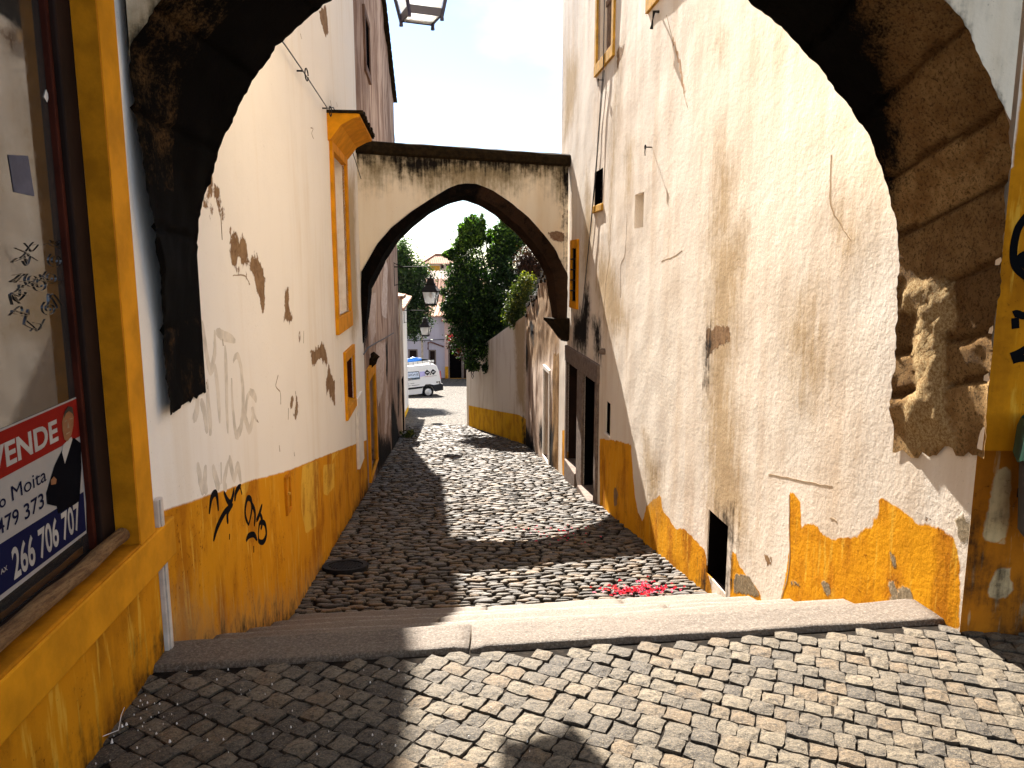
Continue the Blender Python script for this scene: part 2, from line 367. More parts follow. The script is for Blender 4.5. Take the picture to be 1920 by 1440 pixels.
# arch stone: painted shade and black crust where 'soot' is high, golden sandstone elsewhere
def arch_stone(name, tan=(.50, .32, .14), tan2=(.22, .115, .040), crust=(.0035, .0026, .002)):
    t = NT(name); n1 = t.noise(6, 9, .75); n2 = t.noise(70, 8, .8); n3 = t.noise(1.6, 4)
    c = t.mix(t.rng(t.math('ADD', t.math('MULTIPLY', n1, .6), t.math('MULTIPLY', n2, .4)), .38, .62), tan2, tan)
    c = t.mix(t.math('MULTIPLY', t.attr('blk'), .85), c, t.mix(.5, tan2, (.03, .014, .006))); c = t.mix(t.rng(n2, .46, .62, 0, .85), c, (.035, .016, .006))
    v = t.math('ADD', t.attr('soot'), t.math('ADD', t.math('MULTIPLY', t.math('SUBTRACT', n1, .5), .9), t.math('MULTIPLY', t.math('SUBTRACT', n2, .5), .5)))
    c = t.mix(t.rng(v, -.16, .16), c, crust)
    v2 = t.math('ADD', t.attr('plas'), t.math('ADD', t.math('MULTIPLY', t.math('SUBTRACT', n1, .5), .2), t.math('MULTIPLY', t.math('SUBTRACT', n3, .5), .1)))
    c = t.mix(t.rng(v2, -.02, .02), c, t.mix(t.rng(n2, .4, .62), (.24, .14, .055), (.50, .37, .19)))
    h = t.math('ADD', t.math('MULTIPLY', n1, .7), t.math('MULTIPLY', n2, .5))
    return t.done(c, .9, t.bump(h, .03, .9), .04)
M['archstone'] = arch_stone('sooty_shaded_arch_stone')
M['archstone2'] = arch_stone('dark_arch_stone', (.075, .040, .022), (.025, .013, .008))
t = NT('doorway_granite'); n1 = t.noise(12, 8, .7); n2 = t.noise(120, 3, .7)
c = t.mix(t.rng(n1, .35, .65), (.20, .15, .12), (.11, .075, .058)); c = t.mix(t.rng(n2, .5, .65, 0, .4), c, (.33, .28, .23)); M['doorstone'] = t.done(c, .85, t.bump(n1, .012, .6), .2)
t = NT('roof_tiles'); wv = t.n('ShaderNodeTexWave', wave_type='BANDS', bands_direction='X'); t.L(t.pos(), wv.inputs[0]); wv.inputs['Scale'].default_value = 1.5; wv.inputs['Distortion'].default_value = .4
n1 = t.noise(3, 6, .7); c = t.mix(t.rng(n1, .3, .7), (.50, .30, .20), (.36, .17, .10)); c = t.mix(t.math('MULTIPLY', t.rng(wv.outputs[1], .0, .35, 1, 0), .7), c, (.12, .05, .03)); M['tile'] = t.done(c, .85, t.bump(wv.outputs[1], .06, .8), .2)
t = NT('timber_beam'); n1 = t.noise(7, 8, .7, t.mapping((8, 1, 8))); n2 = t.noise(60, 4, .7, t.mapping((3, .6, 3)))
c = t.mix(t.rng(n1, .35, .65), (.12, .055, .020), (.27, .15, .06)); c = t.mix(t.rng(n2, .5, .65, 0, .5), c, (.05, .022, .01)); M['timber'] = t.done(c, .8, t.bump(n2, .008, .8), .2)
t = NT('lamp_glass'); t.b.inputs['Transmission Weight'].default_value = .9; M['lampglass'] = t.done((.95, .95, .94), .3, None, .4)
t = NT('shop_glass'); n1 = t.noise(1.5, 5, .6); n2 = t.noise(40, 5, .7)
M['shopglass'] = t.done(t.mix(t.rng(n1, .3, .7), (.026, .023, .021), (.042, .038, .034)), t.rng(n2, .3, .8, .02, .12), None, 1.0); t.b.inputs['IOR'].default_value = 1.85
def leaf_mat(name, a, b, c_, trans=.4):
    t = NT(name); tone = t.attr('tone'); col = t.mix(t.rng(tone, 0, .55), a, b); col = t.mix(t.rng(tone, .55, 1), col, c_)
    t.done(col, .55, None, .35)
    tr = t.n('ShaderNodeBsdfTranslucent'); t.set(tr.inputs[0], t.mix(1., col, (1.0, 1.25, .45), 'MULTIPLY')); ms = t.n('ShaderNodeMixShader'); ms.inputs[0].default_value = trans
    t.L(t.b.outputs[0], ms.inputs[1]); t.L(tr.outputs[0], ms.inputs[2]); t.L(ms.outputs[0], t.out.inputs[0]); return t.mat
M['leaf'] = leaf_mat('citrus_leaves', (.006, .018, .006), (.018, .050, .010), (.14, .26, .03), .35)
M['leaf_far'] = leaf_mat('acacia_leaves', (.008, .020, .008), (.024, .050, .014), (.08, .14, .03))
M['leaf_yellow'] = leaf_mat('shrub_leaves', (.014, .026, .006), (.05, .065, .010), (.22, .20, .025))
M['leaf_red'] = leaf_mat('reddish_leaves', (.018, .010, .006), (.05, .020, .012), (.12, .05, .03), .25)
M['petal'] = leaf_mat('crimson_petals', (.42, .012, .045), (.60, .02, .08), (.75, .08, .16), .3)
M['bark'] = simple('bark', (.06, .042, .03), .95, .1, var=.4, scale=12, bump=.8)
# ------------------------------------------------------------------ ground, paving, steps
mb = MB()   # one broad sheet of earth under everything, out to the horizon
ys = [-60, -20, 0, 2.5, 2.8, 5.9, 10, 15, 20, 26, 36, 46, 60, 90, 150, 300, 900, 2000]
xs = [-900, -200, -60, -20, -6, -4, -2, 0, 2, 4, 8, 20, 60, 200, 900]
vs = []; 
for Y in ys:
    for X in xs:
        z = 0 if Y < 2.6 else (-.8 if Y < 3 else (-1.9 if Y < 6 else zs(min(Y, 60)) - .06))
        vs.append((X, Y, z - .10))
nx = len(xs)
mb.add(vs, [(j * nx + i, j * nx + i + 1, (j + 1) * nx + i + 1, (j + 1) * nx + i) for j in range(len(ys) - 1) for i in range(nx - 1)])
tag(mb.build('ground', M['joint'], smooth=False), kind='structure')

# upper pavement: granite setts laid diagonally on an earth bed
bed = MB(); bed.add([(-1.6, -3, -.013), (4.5, -3, -.013), (4.5, 3.55, -.013), (-1.6, 2.80, -.013)], [(0, 1, 2, 3)])
bed.t = .2
st_ = MB(); pitch = .085
def sett(cx, cy, ang, sx, sy):
    st_.t = random.random(); ca, sa = math.cos(ang), math.sin(ang); K = 4; top = []; tilt = (random.uniform(-.05, .05), random.uniform(-.05, .05)); z0 = random.uniform(-.005, .004)
    jit = [[(random.uniform(-.004, .004), random.uniform(-.004, .004)) for _ in range(K)] for _ in range(K)]
    for j in range(K):
        for i in range(K):
            a = (i / (K - 1) - .5); b = (j / (K - 1) - .5); edge = max(abs(a), abs(b)) > .49; corner = abs(a) > .49 and abs(b) > .49
            k = .955 if corner else (.99 if edge else 1.); x = a * sx * k + jit[j][i][0]; y = b * sy * k + jit[j][i][1]
            z = z0 + tilt[0] * x + tilt[1] * y + (-.005 if edge else 0) + random.uniform(-.0025, .0025)
            top.append((cx + x * ca - y * sa, cy + x * sa + y * ca, z))
    rim = [0, 1, 2, 3, 7, 11, 15, 14, 13, 12, 8, 4]
    low = [(cx + (top[r][0] - cx) * 1.03, cy + (top[r][1] - cy) * 1.03, -.05) for r in rim]
    fs = [(j * K + i, j * K + i + 1, (j + 1) * K + i + 1, (j + 1) * K + i) for j in range(K - 1) for i in range(K - 1)]
    fs += [(rim[i], 16 + i, 16 + (i + 1) % 12, rim[(i + 1) % 12]) for i in range(12)]
    st_.add(top + low, fs)
for r in range(-66, 88):
    off = random.uniform(0, pitch); xx = -5.0 + off
    while xx < 7:
        L = pitch * random.uniform(.80, 1.22)
        u_ = xx + L / 2; v_ = r * pitch
        # gently curving courses: steep diagonals by the shop, flatter to the right
        ang = math.radians(30) - .10 * (u_) ; a0 = math.radians(-27)
        X = u_ * math.cos(a0) - v_ * math.sin(a0) + .2; Y = u_ * math.sin(a0) + v_ * math.cos(a0) + .030 * X * X
        dang = math.atan(.06 * X)
        if -1.52 < X < 3.6 and -2.0 < Y < 2.93 + .12 * X + random.uniform(0, .0) - (0 if True else 0):
            sett(X, Y, a0 + dang, L - .006, pitch - .006)
        xx += L
o = st_.build('pavement', M['sett'], smooth=False, tone=True); tag(o, kind='structure')
def top_attr(o, pattern):
    n_ = len(o.data.vertices) // len(pattern); a_ = o.data.attributes.new('top', 'FLOAT', 'POINT'); a_.data.foreach_set('value', np.tile(np.array(pattern, np.float32), n_))
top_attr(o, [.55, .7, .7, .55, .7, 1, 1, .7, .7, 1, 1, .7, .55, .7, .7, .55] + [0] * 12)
tag(bed.build('pavement_bed', M['joint']), kind='structure')

# worn granite steps going down into the alley
steps = thing('stone_steps', 'worn speckled granite steps leading down from the setts into the alley', 'steps', (0.2, 3.0, 0))
def tread(q0, q1, z, zr, joints, x0, x1, wear):
    mb = MB(); X = [x0] + joints + [x1]
    for a, b in zip(X, X[1:]):
        a += .004; b -= .004; nu = max(4, int((b - a) / .06)); prof = []
        n_ = 12
        for k in range(n_ + 1):
            t_ = k / n_; prof.append((q0 + (q1 - q0 - .03) * t_, 0.0))
        prof = [(q0 + .0, -.22), (q0, -.02), (q0 + .012, -.004)] + prof[1:] + [(q1 - .014, -.006), (q1 - .003, -.018), (q1, -.04), (q1 - .006, -.12), (q1 - .01, -zr - .1)]
        vs = []; tn = []; dz = random.uniform(-.003, .003); dq = random.uniform(-.012, .012)
        for i in range(nu + 1):
            xx = a + (b - a) * i / nu; endr = .010 * (1 if i in (0, nu) else 0)
            for (q, h) in prof:
                w_ = wear * math.exp(-((xx - .1) / .9) ** 2) * max(0, (q - q0) / (q1 - q0)) ** 1.5
                nz_ = .008 * noise.noise(Vector((xx * 2.1, q * 2.5, z * 9))) + .004 * noise.noise(Vector((xx * 9, q * 9, z * 3)))
                yy = q + dq * (1 if q > q0 + .1 else 0) + .12 * xx + .045 * noise.noise(Vector((xx * 1.1, z * 20, 3))) * (1 if q > q0 + .05 else 0)
                tn.append(max(0., min(1., (q - q0) / (q1 - q0))) if h > -.03 else 1.)
                vs.append((xx, yy, z + h + dz + (nz_ - w_ - endr if h > -.06 else 0) - (.13 if z < 0 else .008) * max(0., min(1., (q - q0) / (q1 - q0)))))
        m = len(prof)
        mb.add(vs, [(i * m + k, i * m + k + 1, (i + 1) * m + k + 1, (i + 1) * m + k) for i in range(nu) for k in range(m - 1)] + [tuple(range(m)), tuple(nu * m + k for k in range(m))])
        mb.tone[-len(tn):] = tn
    return mb.build('tread', M['granite'], steps, smooth=True, tone=True)
QS = [2.95, 3.20, 3.82, 4.46, 5.09, 5.70]; NZ_ = [0, -.285, -.570, -.842, -1.105]
J = [[-.18], [.55], [-.45, 1.0], [.25], [-.2, .9]]
for i in range(5):
    tread(QS[i], QS[i + 1], NZ_[i] + (.13 if i else .012), .25, J[i], Lx(QS[i]) - .06, Rx(QS[i]) + (.10 if i else -.02), .006)

# alley: rounded river cobbles in rough courses across the lane
cb = MB()
def cobble(cx, cy, L, Wd, ang, bigtop):
    cb.t = random.random(); n = 8; ca, sa = math.cos(ang), math.sin(ang); r1 = []; r2 = []; z = zs(cy) if cy > 5.75 else zs(cy)
    dz = random.uniform(-.006, .010); ph = random.uniform(0, .7)
    rr = [random.uniform(.80, 1.14) for _ in range(n)]; hgt = random.uniform(.006, .014)
    tx, ty = random.uniform(-.10, .10), random.uniform(-.20, .16)
    def P(k, s, h):
        a = ph + 2 * math.pi * k / n; c_, s_ = math.cos(a), math.sin(a)
        x = L * .5 * s * rr[k] * math.copysign(abs(c_) ** .9, c_); y = Wd * .5 * s * rr[k] * math.copysign(abs(s_) ** .8, s_)
        X, Y = cx + x * ca - y * sa, cy + x * sa + y * ca
        return (X, Y, zs(Y) + h + tx * x + ty * y)
    vs = [P(k, 1.0, -.035) for k in range(n)] + [P(k, .97, -.004 + dz) for k in range(n)] + [P(k, .82, hgt * .85 + dz) for k in range(n)] + [(cx, cy, zs(cy) + hgt + dz)]
    fs = [(k, (k + 1) % n, n + (k + 1) % n, n + k) for k in range(n)] + [(n + k, n + (k + 1) % n, 2 * n + (k + 1) % n, 2 * n + k) for k in range(n)] + [(2 * n + k, 2 * n + (k + 1) % n, 3 * n) for k in range(n)]
    cb.add(vs, fs)
q = 5.74
def rightedge(Y): return Rx(Y) if Y < 19.3 else .364 - .252 * (Y - 19.3)
while q < 27:
    sp = .062 + .0030 * (q - 5.7)
    xx = Lx(q + .12 * Lx(q)) - .03; xr = rightedge(q) + .05
    if q > 24.2: xx -= 2.5
    while xx < xr:
        L = random.uniform(.08, .21) * (1 + .02 * (q - 5.7)); cx = xx + L / 2; cy = q + .12 * cx + random.uniform(-.018, .018) + .035 * noise.noise(Vector((cx * 1.2, q * .6, 2)))
        cobble(cx, cy, L - .009, sp * random.uniform(.80, 1.0), .12 + random.uniform(-.22, .22), 0)
        xx += L
    q += sp
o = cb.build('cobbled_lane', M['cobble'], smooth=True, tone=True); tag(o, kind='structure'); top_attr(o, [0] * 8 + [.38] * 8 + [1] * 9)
lane = MB(); ys2 = [5.2, 10, 15, 19, 22, 26]; vs = []
for Y in ys2:
    for X in (-9, 3): vs.append((X, Y, zs(Y) - .024))
lane.add(vs, [(2 * i, 2 * i + 1, 2 * i + 3, 2 * i + 2) for i in range(len(ys2) - 1)])
tag(lane.build('lane_bed', M['joint']), kind='structure')
sq = MB(); ys2 = [26.001, 30, 36, 42, 46, 60, 75]; vs = []
for Y in ys2:
    for X in (-30, 12): vs.append((X, Y, zs(Y) + (.012 if Y > 26.5 else .0)))
sq.add(vs, [(2 * i, 2 * i + 1, 2 * i + 3, 2 * i + 2) for i in range(len(ys2) - 1)])
tag(sq.build('square', M['farcobble']), kind='structure')

# manhole cover in the lane by the left wall
c0 = onplane(648, 1067, (0, 5.8, -1.16), (0, .1435, 1)); cz = zs(c0[1]) + .03
mh = thing('manhole_cover', 'round black iron manhole cover set in the cobbles by the ochre wall', 'manhole cover', (c0[0], c0[1], cz))
def lanept(x, y, h): return (x, y, zs(y) + h)
b = MB(); R = .17
def ring(r, h): return [lanept(c0[0] + r * math.cos(2 * math.pi * k / 28), c0[1] + r * math.sin(2 * math.pi * k / 28), h) for k in range(28)]
def loft(b, rings, cap=True):
    n = len(rings[0]); fs = [(i * n + k, i * n + (k + 1) % n, (i + 1) * n + (k + 1) % n, (i + 1) * n + k) for i in range(len(rings) - 1) for k in range(n)]
    if cap: fs.append(tuple((len(rings) - 1) * n + k for k in range(n)))
    b.add([p for r in rings for p in r], fs)
loft(b, [ring(R + .05, .0), ring(R + .05, .045), ring(R, .045), ring(R, .03)], False); b.build('frame', M['iron'], mh)
b = MB(); loft(b, [ring(R - .008, .0), ring(R - .008, .035)])
for i in range(-5, 6):
    for j in range(-5, 6):
        x, y = c0[0] + i * .028, c0[1] + j * .028
        if math.hypot(i, j) < 5.2:
            loft(b, [[lanept(x + dx, y + dy, h) for dx, dy in ((-.01, -.01), (.01, -.01), (.01, .01), (-.01, .01))] for h in (.034, .042)])
b.build('lid', M['iron'], mh)

# crimson petals fallen on the edge of the steps
pb = MB()
def petal(x, y, z, s):
    pb.t = random.random(); a = random.uniform(0, 6.28); ca, sa = math.cos(a), math.sin(a); k = random.uniform(.1, .6) * s
    pts = [(-.5, 0, 0), (0, -.35, k / s), (.5, 0, 0), (0, .35, k / s)]
    pb.add([(x + (p * ca - q_ * sa) * s, y + (p * sa + q_ * ca) * s, z + h * s) for p, q_, h in pts], [(0, 1, 2), (0, 2, 3)])
for i in range(170):
    px_ = random.gauss(1200, 38); py_ = 1108 + random.gauss(0, 5) - abs(px_ - 1200) * .02
    if i < 30: px_, py_ = random.gauss(1208, 8), random.gauss(1097, 5)
    p = onplane(px_, py_, (0, 5.8, -1.13), (0, .1435, 1)); 
    petal(p[0], p[1], max(zs(p[1]) + .03, p[2]), random.uniform(.025, .045))
for i in range(60):
    p = onplane(random.gauss(1050, 40), random.gauss(1000, 10), (0, 5.8, -1.13), (0, .1435, 1)); petal(p[0], p[1], zs(p[1]) + .035, random.uniform(.02, .035))
tag(pb.build('fallen_petals', M['petal'], tone=True), 'scatter of crimson bougainvillea petals at the foot of the steps', 'petals', kind='stuff')
# pale crumbs of plaster and litter on the dark setts by the shop
lb = MB()
for i in range(60):
    p = onplane(random.gauss(240, 50), random.gauss(1335, 40), (0, 0, .006), (0, 0, 1)); s = random.choice([.0015, .002, .003, .005])
    if p[0] > Lx(p[1]) + .03 and p[1] < 2.85:
        lb.t = random.random(); lb.frustum((p[0], p[1]), s, s * .5, .0, .004 + s, 5, random.random())
for i in range(60):
    p = onplane(random.uniform(250, 1000), random.uniform(1250, 1430), (0, 0, .006), (0, 0, 1)); s = random.choice([.0015, .002, .003]); lb.frustum((p[0], p[1]), s, s * .5, 0, .004 + s, 5, random.random())
tag(lb.build('plaster_crumbs', M['white']), 'white crumbs of plaster and litter on the dark setts by the shop', 'crumbs', kind='stuff')
wr = MB(); wp = [onplane(x, y, (0, 0, .012), (0, 0, 1)) for x, y in ((165, 1393), (195, 1385), (222, 1368), (228, 1345), (236, 1318))]
wr.tube([(p[0], p[1], .010 + .012 * (i % 2)) for i, p in enumerate(wp)], .0012, 6)
tag(wr.build('bent_wire', M['white']), 'thin bent pale wire lying on the setts below the shop window', 'wire')
# ------------------------------------------------------------------ left house
WL = Wall((Lx(2.91), 2.91), (Lx(11.75), 11.75), 1)
lh = thing('plastered_house', 'tall cream limewashed house with ochre base and peeling plaster in the shade', 'house', (WL.pt(0, 0)[0], 2.91, 0))
z3 = zt(380, 0, 2.4); z4 = zt(380, 560, 2.4); zL = zt(360, 600, 4.234)
dado_top = [(300, 962), (310, 957), (400, 925), (470, 902), (545, 880), (620, 850), (690, 824)]
dl = WL.poly(dado_top); dado_poly = dl + [(WL.len + 1, dl[-1][1] - .12), (WL.len + 1, -4), (-.5, -4), (-.5, dl[0][1])]
peels = [z3((40, 790), (60, 820), (85, 870), (100, 920), (102, 1000), (92, 1015), (82, 960), (62, 900), (30, 850)), z3((5, 905), (25, 902), (45, 945), (38, 965), (15, 930)),
         z3((122, 1005), (150, 1030), (168, 1085), (190, 1080), (200, 1120), (212, 1165), (245, 1152), (265, 1185), (283, 1270), (278, 1400), (268, 1400), (255, 1330), (225, 1240), (190, 1190), (165, 1155), (160, 1170), (166, 1230), (140, 1205), (125, 1150)),
         z3((200, 1240), (212, 1270), (235, 1330), (225, 1330), (210, 1300)), z3((370, 1305), (384, 1312), (392, 1380), (408, 1440), (395, 1460), (362, 1435), (372, 1380)),
         z3((515, 60), (550, 25), (565, 95), (565, 187), (540, 140)), zL((935, 245), (975, 240), (1010, 200), (1050, 195), (1065, 250), (1070, 330), (1040, 320), (1005, 310), (975, 362), (950, 330)),
         zL((1088, 370), (1110, 450), (1138, 490), (1138, 660), (1120, 650), (1105, 610), (1098, 650), (1085, 560), (1068, 590), (1064, 480)), zL((850, 112), (862, 130), (858, 185), (848, 180)),
         zL((790, 640), (805, 640), (800, 690), (788, 680)), zL((808, 765), (830, 720), (842, 690), (838, 640), (845, 690), (820, 780))]
lighter = [zL((875, 1160), (930, 1130), (1000, 1120), (1005, 1300), (1000, 1440), (985, 1640), (900, 1700), (860, 1500), (862, 1300)), zL((1045, 1150), (1130, 1140), (1130, 1330), (1075, 1395), (1050, 1380)), zL((1105, 1060), (1175, 1040), (1110, 1120)), zL((380, 1320), (460, 1280), (455, 1350), (400, 1400))]
stains = [[(648, 330), (664, 330), (672, 600), (660, 640), (650, 520)], [(300, 1160), (420, 1180), (560, 1120), (600, 1060), (560, 1150), (310, 1260)]]
winT = WL.rect([(622, 288), (642, 305), (656, 585), (630, 592)]); winS = WL.rect(zL((1212, 325), (1265, 285), (1290, 660), (1222, 680)))
def lining(W, r, dp, mat, parent):  # in the void material it paints an opening's inner shade as near black
    mb = MB(); a0, a1, b0, b1 = r; t_ = .008
    mb.wbox(W, a0 - .002, a0 + t_, b0, b1, -dp, -.012); mb.wbox(W, a1 - t_, a1 + .002, b0, b1, -dp, -.012); mb.wbox(W, a0 + t_, a1 - t_, b0 - .002, b0 + t_, -dp, -.012); mb.wbox(W, a0 + t_, a1 - t_, b1 - t_, b1 + .002, -dp, -.012)
    return mb.build('lining', mat, parent)
# tall blind window, smaller deep window
hT = (winT[0], winT[1], winT[2], winT[3] + .02, .16, True); hS = (winS[0], winS[1], winS[2], winS[3], .30)
masks = dict(dado=[dado_poly], dado2=[WL.poly(p) for p in lighter], peel=[WL.poly(p) for p in peels], stain=[WL.poly(p) for p in stains], soot=[[(a_, b_ - .12) for a_, b_ in WL.poly([(310, 1205), (370, 1200), (440, 1165), (560, 1120), (620, 1030), (690, 890), (700, 960), (560, 1200), (310, 1300)])]])
wall_grid('wall', WL, -2.5, 7.6, [hT, hS], masks, M['left'], lh, step=.045, zfine=3.6, lump=.014, top=lambda s: 6.4 + .2 * s, depth=5)
def surround(name, W, r, wd, th, parent, mat, bottom=None, topw=None, inset=.0):
    mb = MB(); a0, a1, b0, b1 = r; bw_ = wd if bottom is None else bottom; tw = wd if topw is None else topw
    mb.wbox(W, a0 - wd, a0 - inset, b0, b1, -.03, th); mb.wbox(W, a1 + inset, a1 + wd, b0, b1, -.03, th)
    mb.wbox(W, a0 - wd, a1 + wd, b0 - bw_, b0, -.03, th + .004); mb.wbox(W, a0 - wd, a1 + wd, b1, b1 + tw, -.03, th + .002)
    return mb.build(name, mat, parent, bevel=.006)
wt = surround('window_surround', WL, winT, .13, .035, lh, M['ochre'], bottom=.20, topw=.10)
mb = MB(); mb.wbox(WL, winT[0], winT[1], winT[2], winT[3], -.15, -.13); mb.build('blind_panel', simple('pale_panel', (.62, .50, .44), .8, .2, var=.08, scale=2), wt)
# projecting cove hood over the tall window
hd = MB(); pr = [(.0, -.04), (.05, -.02), (.10, .04), (.17, .13), (.30, .20), (.37, .22), (.37, .25), (.0, .27)]
h0, h1, hz = winT[0] - .22, winT[1] + .22, winT[3] + .12
n = len(pr); vs = [WL.pt(h0, hz + z, d - .02) for d, z in pr] + [WL.pt(h1, hz + z, d - .02) for d, z in pr]
hd.add(vs, [tuple(range(n)), tuple(range(2 * n - 1, n - 1, -1))] + [(i, (i + 1) % n, n + (i + 1) % n, n + i) for i in range(n)]); ho = hd.build('window_hood', M['ochre'], lh)
hd = MB(); sN = 14
for i in range(sN):
    a = h0 - .02 + (h1 - h0 + .04) * i / sN; hd.wbox(WL, a + .004, a + (h1 - h0 + .04) / sN - .004, hz + .252, hz + .285 + .008 * (i % 2), -.04, .39 + .012 * math.sin(i * 2.3))
hd.build('capping', M['moss'], ho)
ws = surround('window_surround', WL, winS, .10, .03, lh, M['ochre'], bottom=.11, topw=.13)
mb = MB(); mb.wbox(WL, winS[0], winS[1], winS[2], winS[3], -.29, -.26); mb.build('shutter', M['red_wood'], ws); lining(WL, winS, .27, M['red_wood'], ws)
mb = MB(); mb.hexa([WL.pt(winS[0], winS[2] - .02, .035), WL.pt(winS[1], winS[2] - .02, .035), WL.pt(winS[1], winS[2] - .02, -.26), WL.pt(winS[0], winS[2] - .02, -.26), WL.pt(winS[0], winS[2] + .012, .035), WL.pt(winS[1], winS[2] + .012, .035), WL.pt(winS[1], winS[2] + .07, -.26), WL.pt(winS[0], winS[2] + .07, -.26)]); mb.build('sloping_sill', M['ochre'], ws)
# painted-over utility panel, meter hatch
r = WL.rect([(668, 752), (677, 748), (677, 862), (669, 886)]); mb = MB(); mb.wbox(WL, r[0], r[1], r[2], r[3] + .1, -.02, .035); o = mb.build('utility_panel', M['white'], lh, bevel=.004)
r = WL.rect(z4((362, 800), (382, 782), (392, 950), (370, 972))); mb = MB(); a0, a1, b0, b1 = r
for q_ in ((a0, a0 + .03, b0, b1), (a1 - .03, a1, b0, b1), (a0 + .03, a1 - .03, b0, b0 + .03), (a0 + .03, a1 - .03, b1 - .03, b1)): mb.wbox(WL, q_[0], q_[1], q_[2], q_[3], -.02, .022)
o = mb.build('meter_hatch', M['ochre_dark'], lh); mb = MB(); mb.wbox(WL, a0 + .034, a1 - .034, b0 + .034, b1 - .034, -.02, .012); mb.build('hatch_door', M['ochre'], o)
mb = MB(); mb.lathe(WL.pt((a0 + a1) / 2, (b0 + b1) / 2, .02), [(.0, -.008), (.013, -.008), (.013, .008), (0, .008)], n=10); mb.build('lock', M['yellow'], o)
# cracks and flaking edges
mb = MB()
for s in (zL((690, 440), (668, 525), (700, 572), (702, 670)), zL((825, 565), (832, 620), (842, 685), (822, 770)), zL((765, 790), (770, 700)), zL((1185, 460), (1188, 650)), zL((112, 490), (118, 550)), zL((248, 150), (252, 205)), zL((885, 85), (884, 185)), z3((140, 1240), (190, 1240), (215, 1280)), z3((85, 960), (92, 1080)), zL((1300, 740), (1305, 960), (1308, 1210)), zL((1325, 630), (1340, 800), (1342, 1090)), zL((690, 995), (695, 1045)), zL((803, 1050), (808, 1080)), z3((485, 575), (497, 580), (490, 600), (500, 625)), zL((518, 790), (530, 812)), z3((440, 150), (445, 175)), z3((570, 450), (577, 490)), z3((600, 460), (604, 480))):
    mb = MB(); ribbon(mb, WL, WL.poly(s), .008, jit=.35, d=.001, th=.0005); mb.build('crack', M['crack'], lh)
# faded graffiti ghosting through the limewash
mb = MB()
ghost = [((55, 60), (75, 40), (110, 250), (150, 400), (185, 250), (190, 80)), ((185, 350), (205, 560), (215, 820)), ((265, 200), (275, 500), (278, 900)), ((320, 460), (325, 640), (345, 880), (365, 905), (395, 830), (410, 640), (400, 400), (370, 280), (330, 330)), ((470, 560), (440, 620), (425, 740), (410, 710), (430, 800), (460, 870), (490, 740), (480, 720), (520, 800)), ((460, 560), (500, 600), (520, 640)), ((120, 470), (122, 650), (135, 800), (135, 920)), ((60, 640), (90, 720), (110, 900)), ((40, 600), (30, 720), (0, 800)),
         ((200, 90), (250, 120), (350, 165)), ((280, 1090), (300, 1150), (330, 1280)), ((275, 1120), (240, 1290), (265, 1340)), ((330, 1290), (360, 1160), (390, 1290)), ((30, 1130), (60, 1300), (80, 1380)), ((100, 1150), (90, 1300), (110, 1370)), ((150, 1150), (180, 1280), (200, 1340)), ((215, 1130), (215, 1300))]
for grp in [ghost[:9]] + [[g_] for g_ in ghost[9:]]:
    mb = MB()
    for g in grp: ribbon(mb, WL, WL.poly(zL(*g)), .06, d=.0008, th=.0004, taper=True, jit=.05)
    mb.build('faded_graffiti', M['grey_spray_b'], lh)
# black spray tags on the ochre base
tags = (((22, 970), (30, 905), (42, 878), (54, 884), (62, 955)), ((86, 868), (104, 905), (122, 918), (136, 880), (140, 850)), ((172, 838), (150, 868), (143, 912)), ((166, 838), (178, 880)), ((132, 925), (90, 965), (58, 1030), (43, 1092)), ((134, 925), (110, 955), (106, 985), (110, 1012)), ((118, 1058), (118, 1084)),
          ((212, 1018), (198, 985), (195, 945), (205, 900), (222, 905), (226, 950), (212, 1020)), ((222, 915), (240, 960), (238, 1025)), ((272, 925), (258, 975), (246, 1000)), ((262, 965), (272, 1000), (266, 1040)), ((255, 1062), (262, 1010), (282, 1012), (288, 1060), (276, 1094), (258, 1090), (256, 1060)), ((200, 1092), (212, 1068), (236, 1062), (250, 1088)), ((235, 1112), (235, 1142)))
for grp in (tags[:7], tags[7:]):
    mb = MB()
    for g in grp: ribbon(mb, WL, WL.poly(z4(*g)), .038, d=.0012, th=.0006, taper=True)
    mb.build('graffiti_tag', M['black'], lh)
# telephone cable clipped across the wall, down to the hood
mb = MB(); P0 = [WL.px(x, y, .05) for x, y in ((500, 40), (535, 85), (568, 133), (614, 203))]
pts = [WL.pt(s, z, .05) for s, z in P0]; pts.append(WL.pt(h0 + .1, hz + .33, .06)); pts.append(WL.pt(h1 + .1, hz + .18, .06)); pts.append(WL.pt(WL.len - .1, hz - .1, .05))
cabl = thing('telephone_cable', 'thin dark cable slanting down the cream wall to the ochre window hood', 'cable', pts[0])
mb.tube(pts, .006, 6); mb.build('wire', M['cable'], cabl)
for k in (2, 3):
    a = np.array(pts[k]); mb = MB(); mb.tube([a + np.array(WL.pt(0, 0, 0)) * 0 + np.array([.0, .05 * math.cos(t_), .05 * math.sin(t_)]) + np.array([.03, 0, -.03]) for t_ in np.linspace(0, 6.0, 12)], .006, 6); mb.tube([a, a - np.array([WL.nrm[0], WL.nrm[1], 0]) * .08], .008, 6); mb.build('ring_clip', M['iron'], cabl)

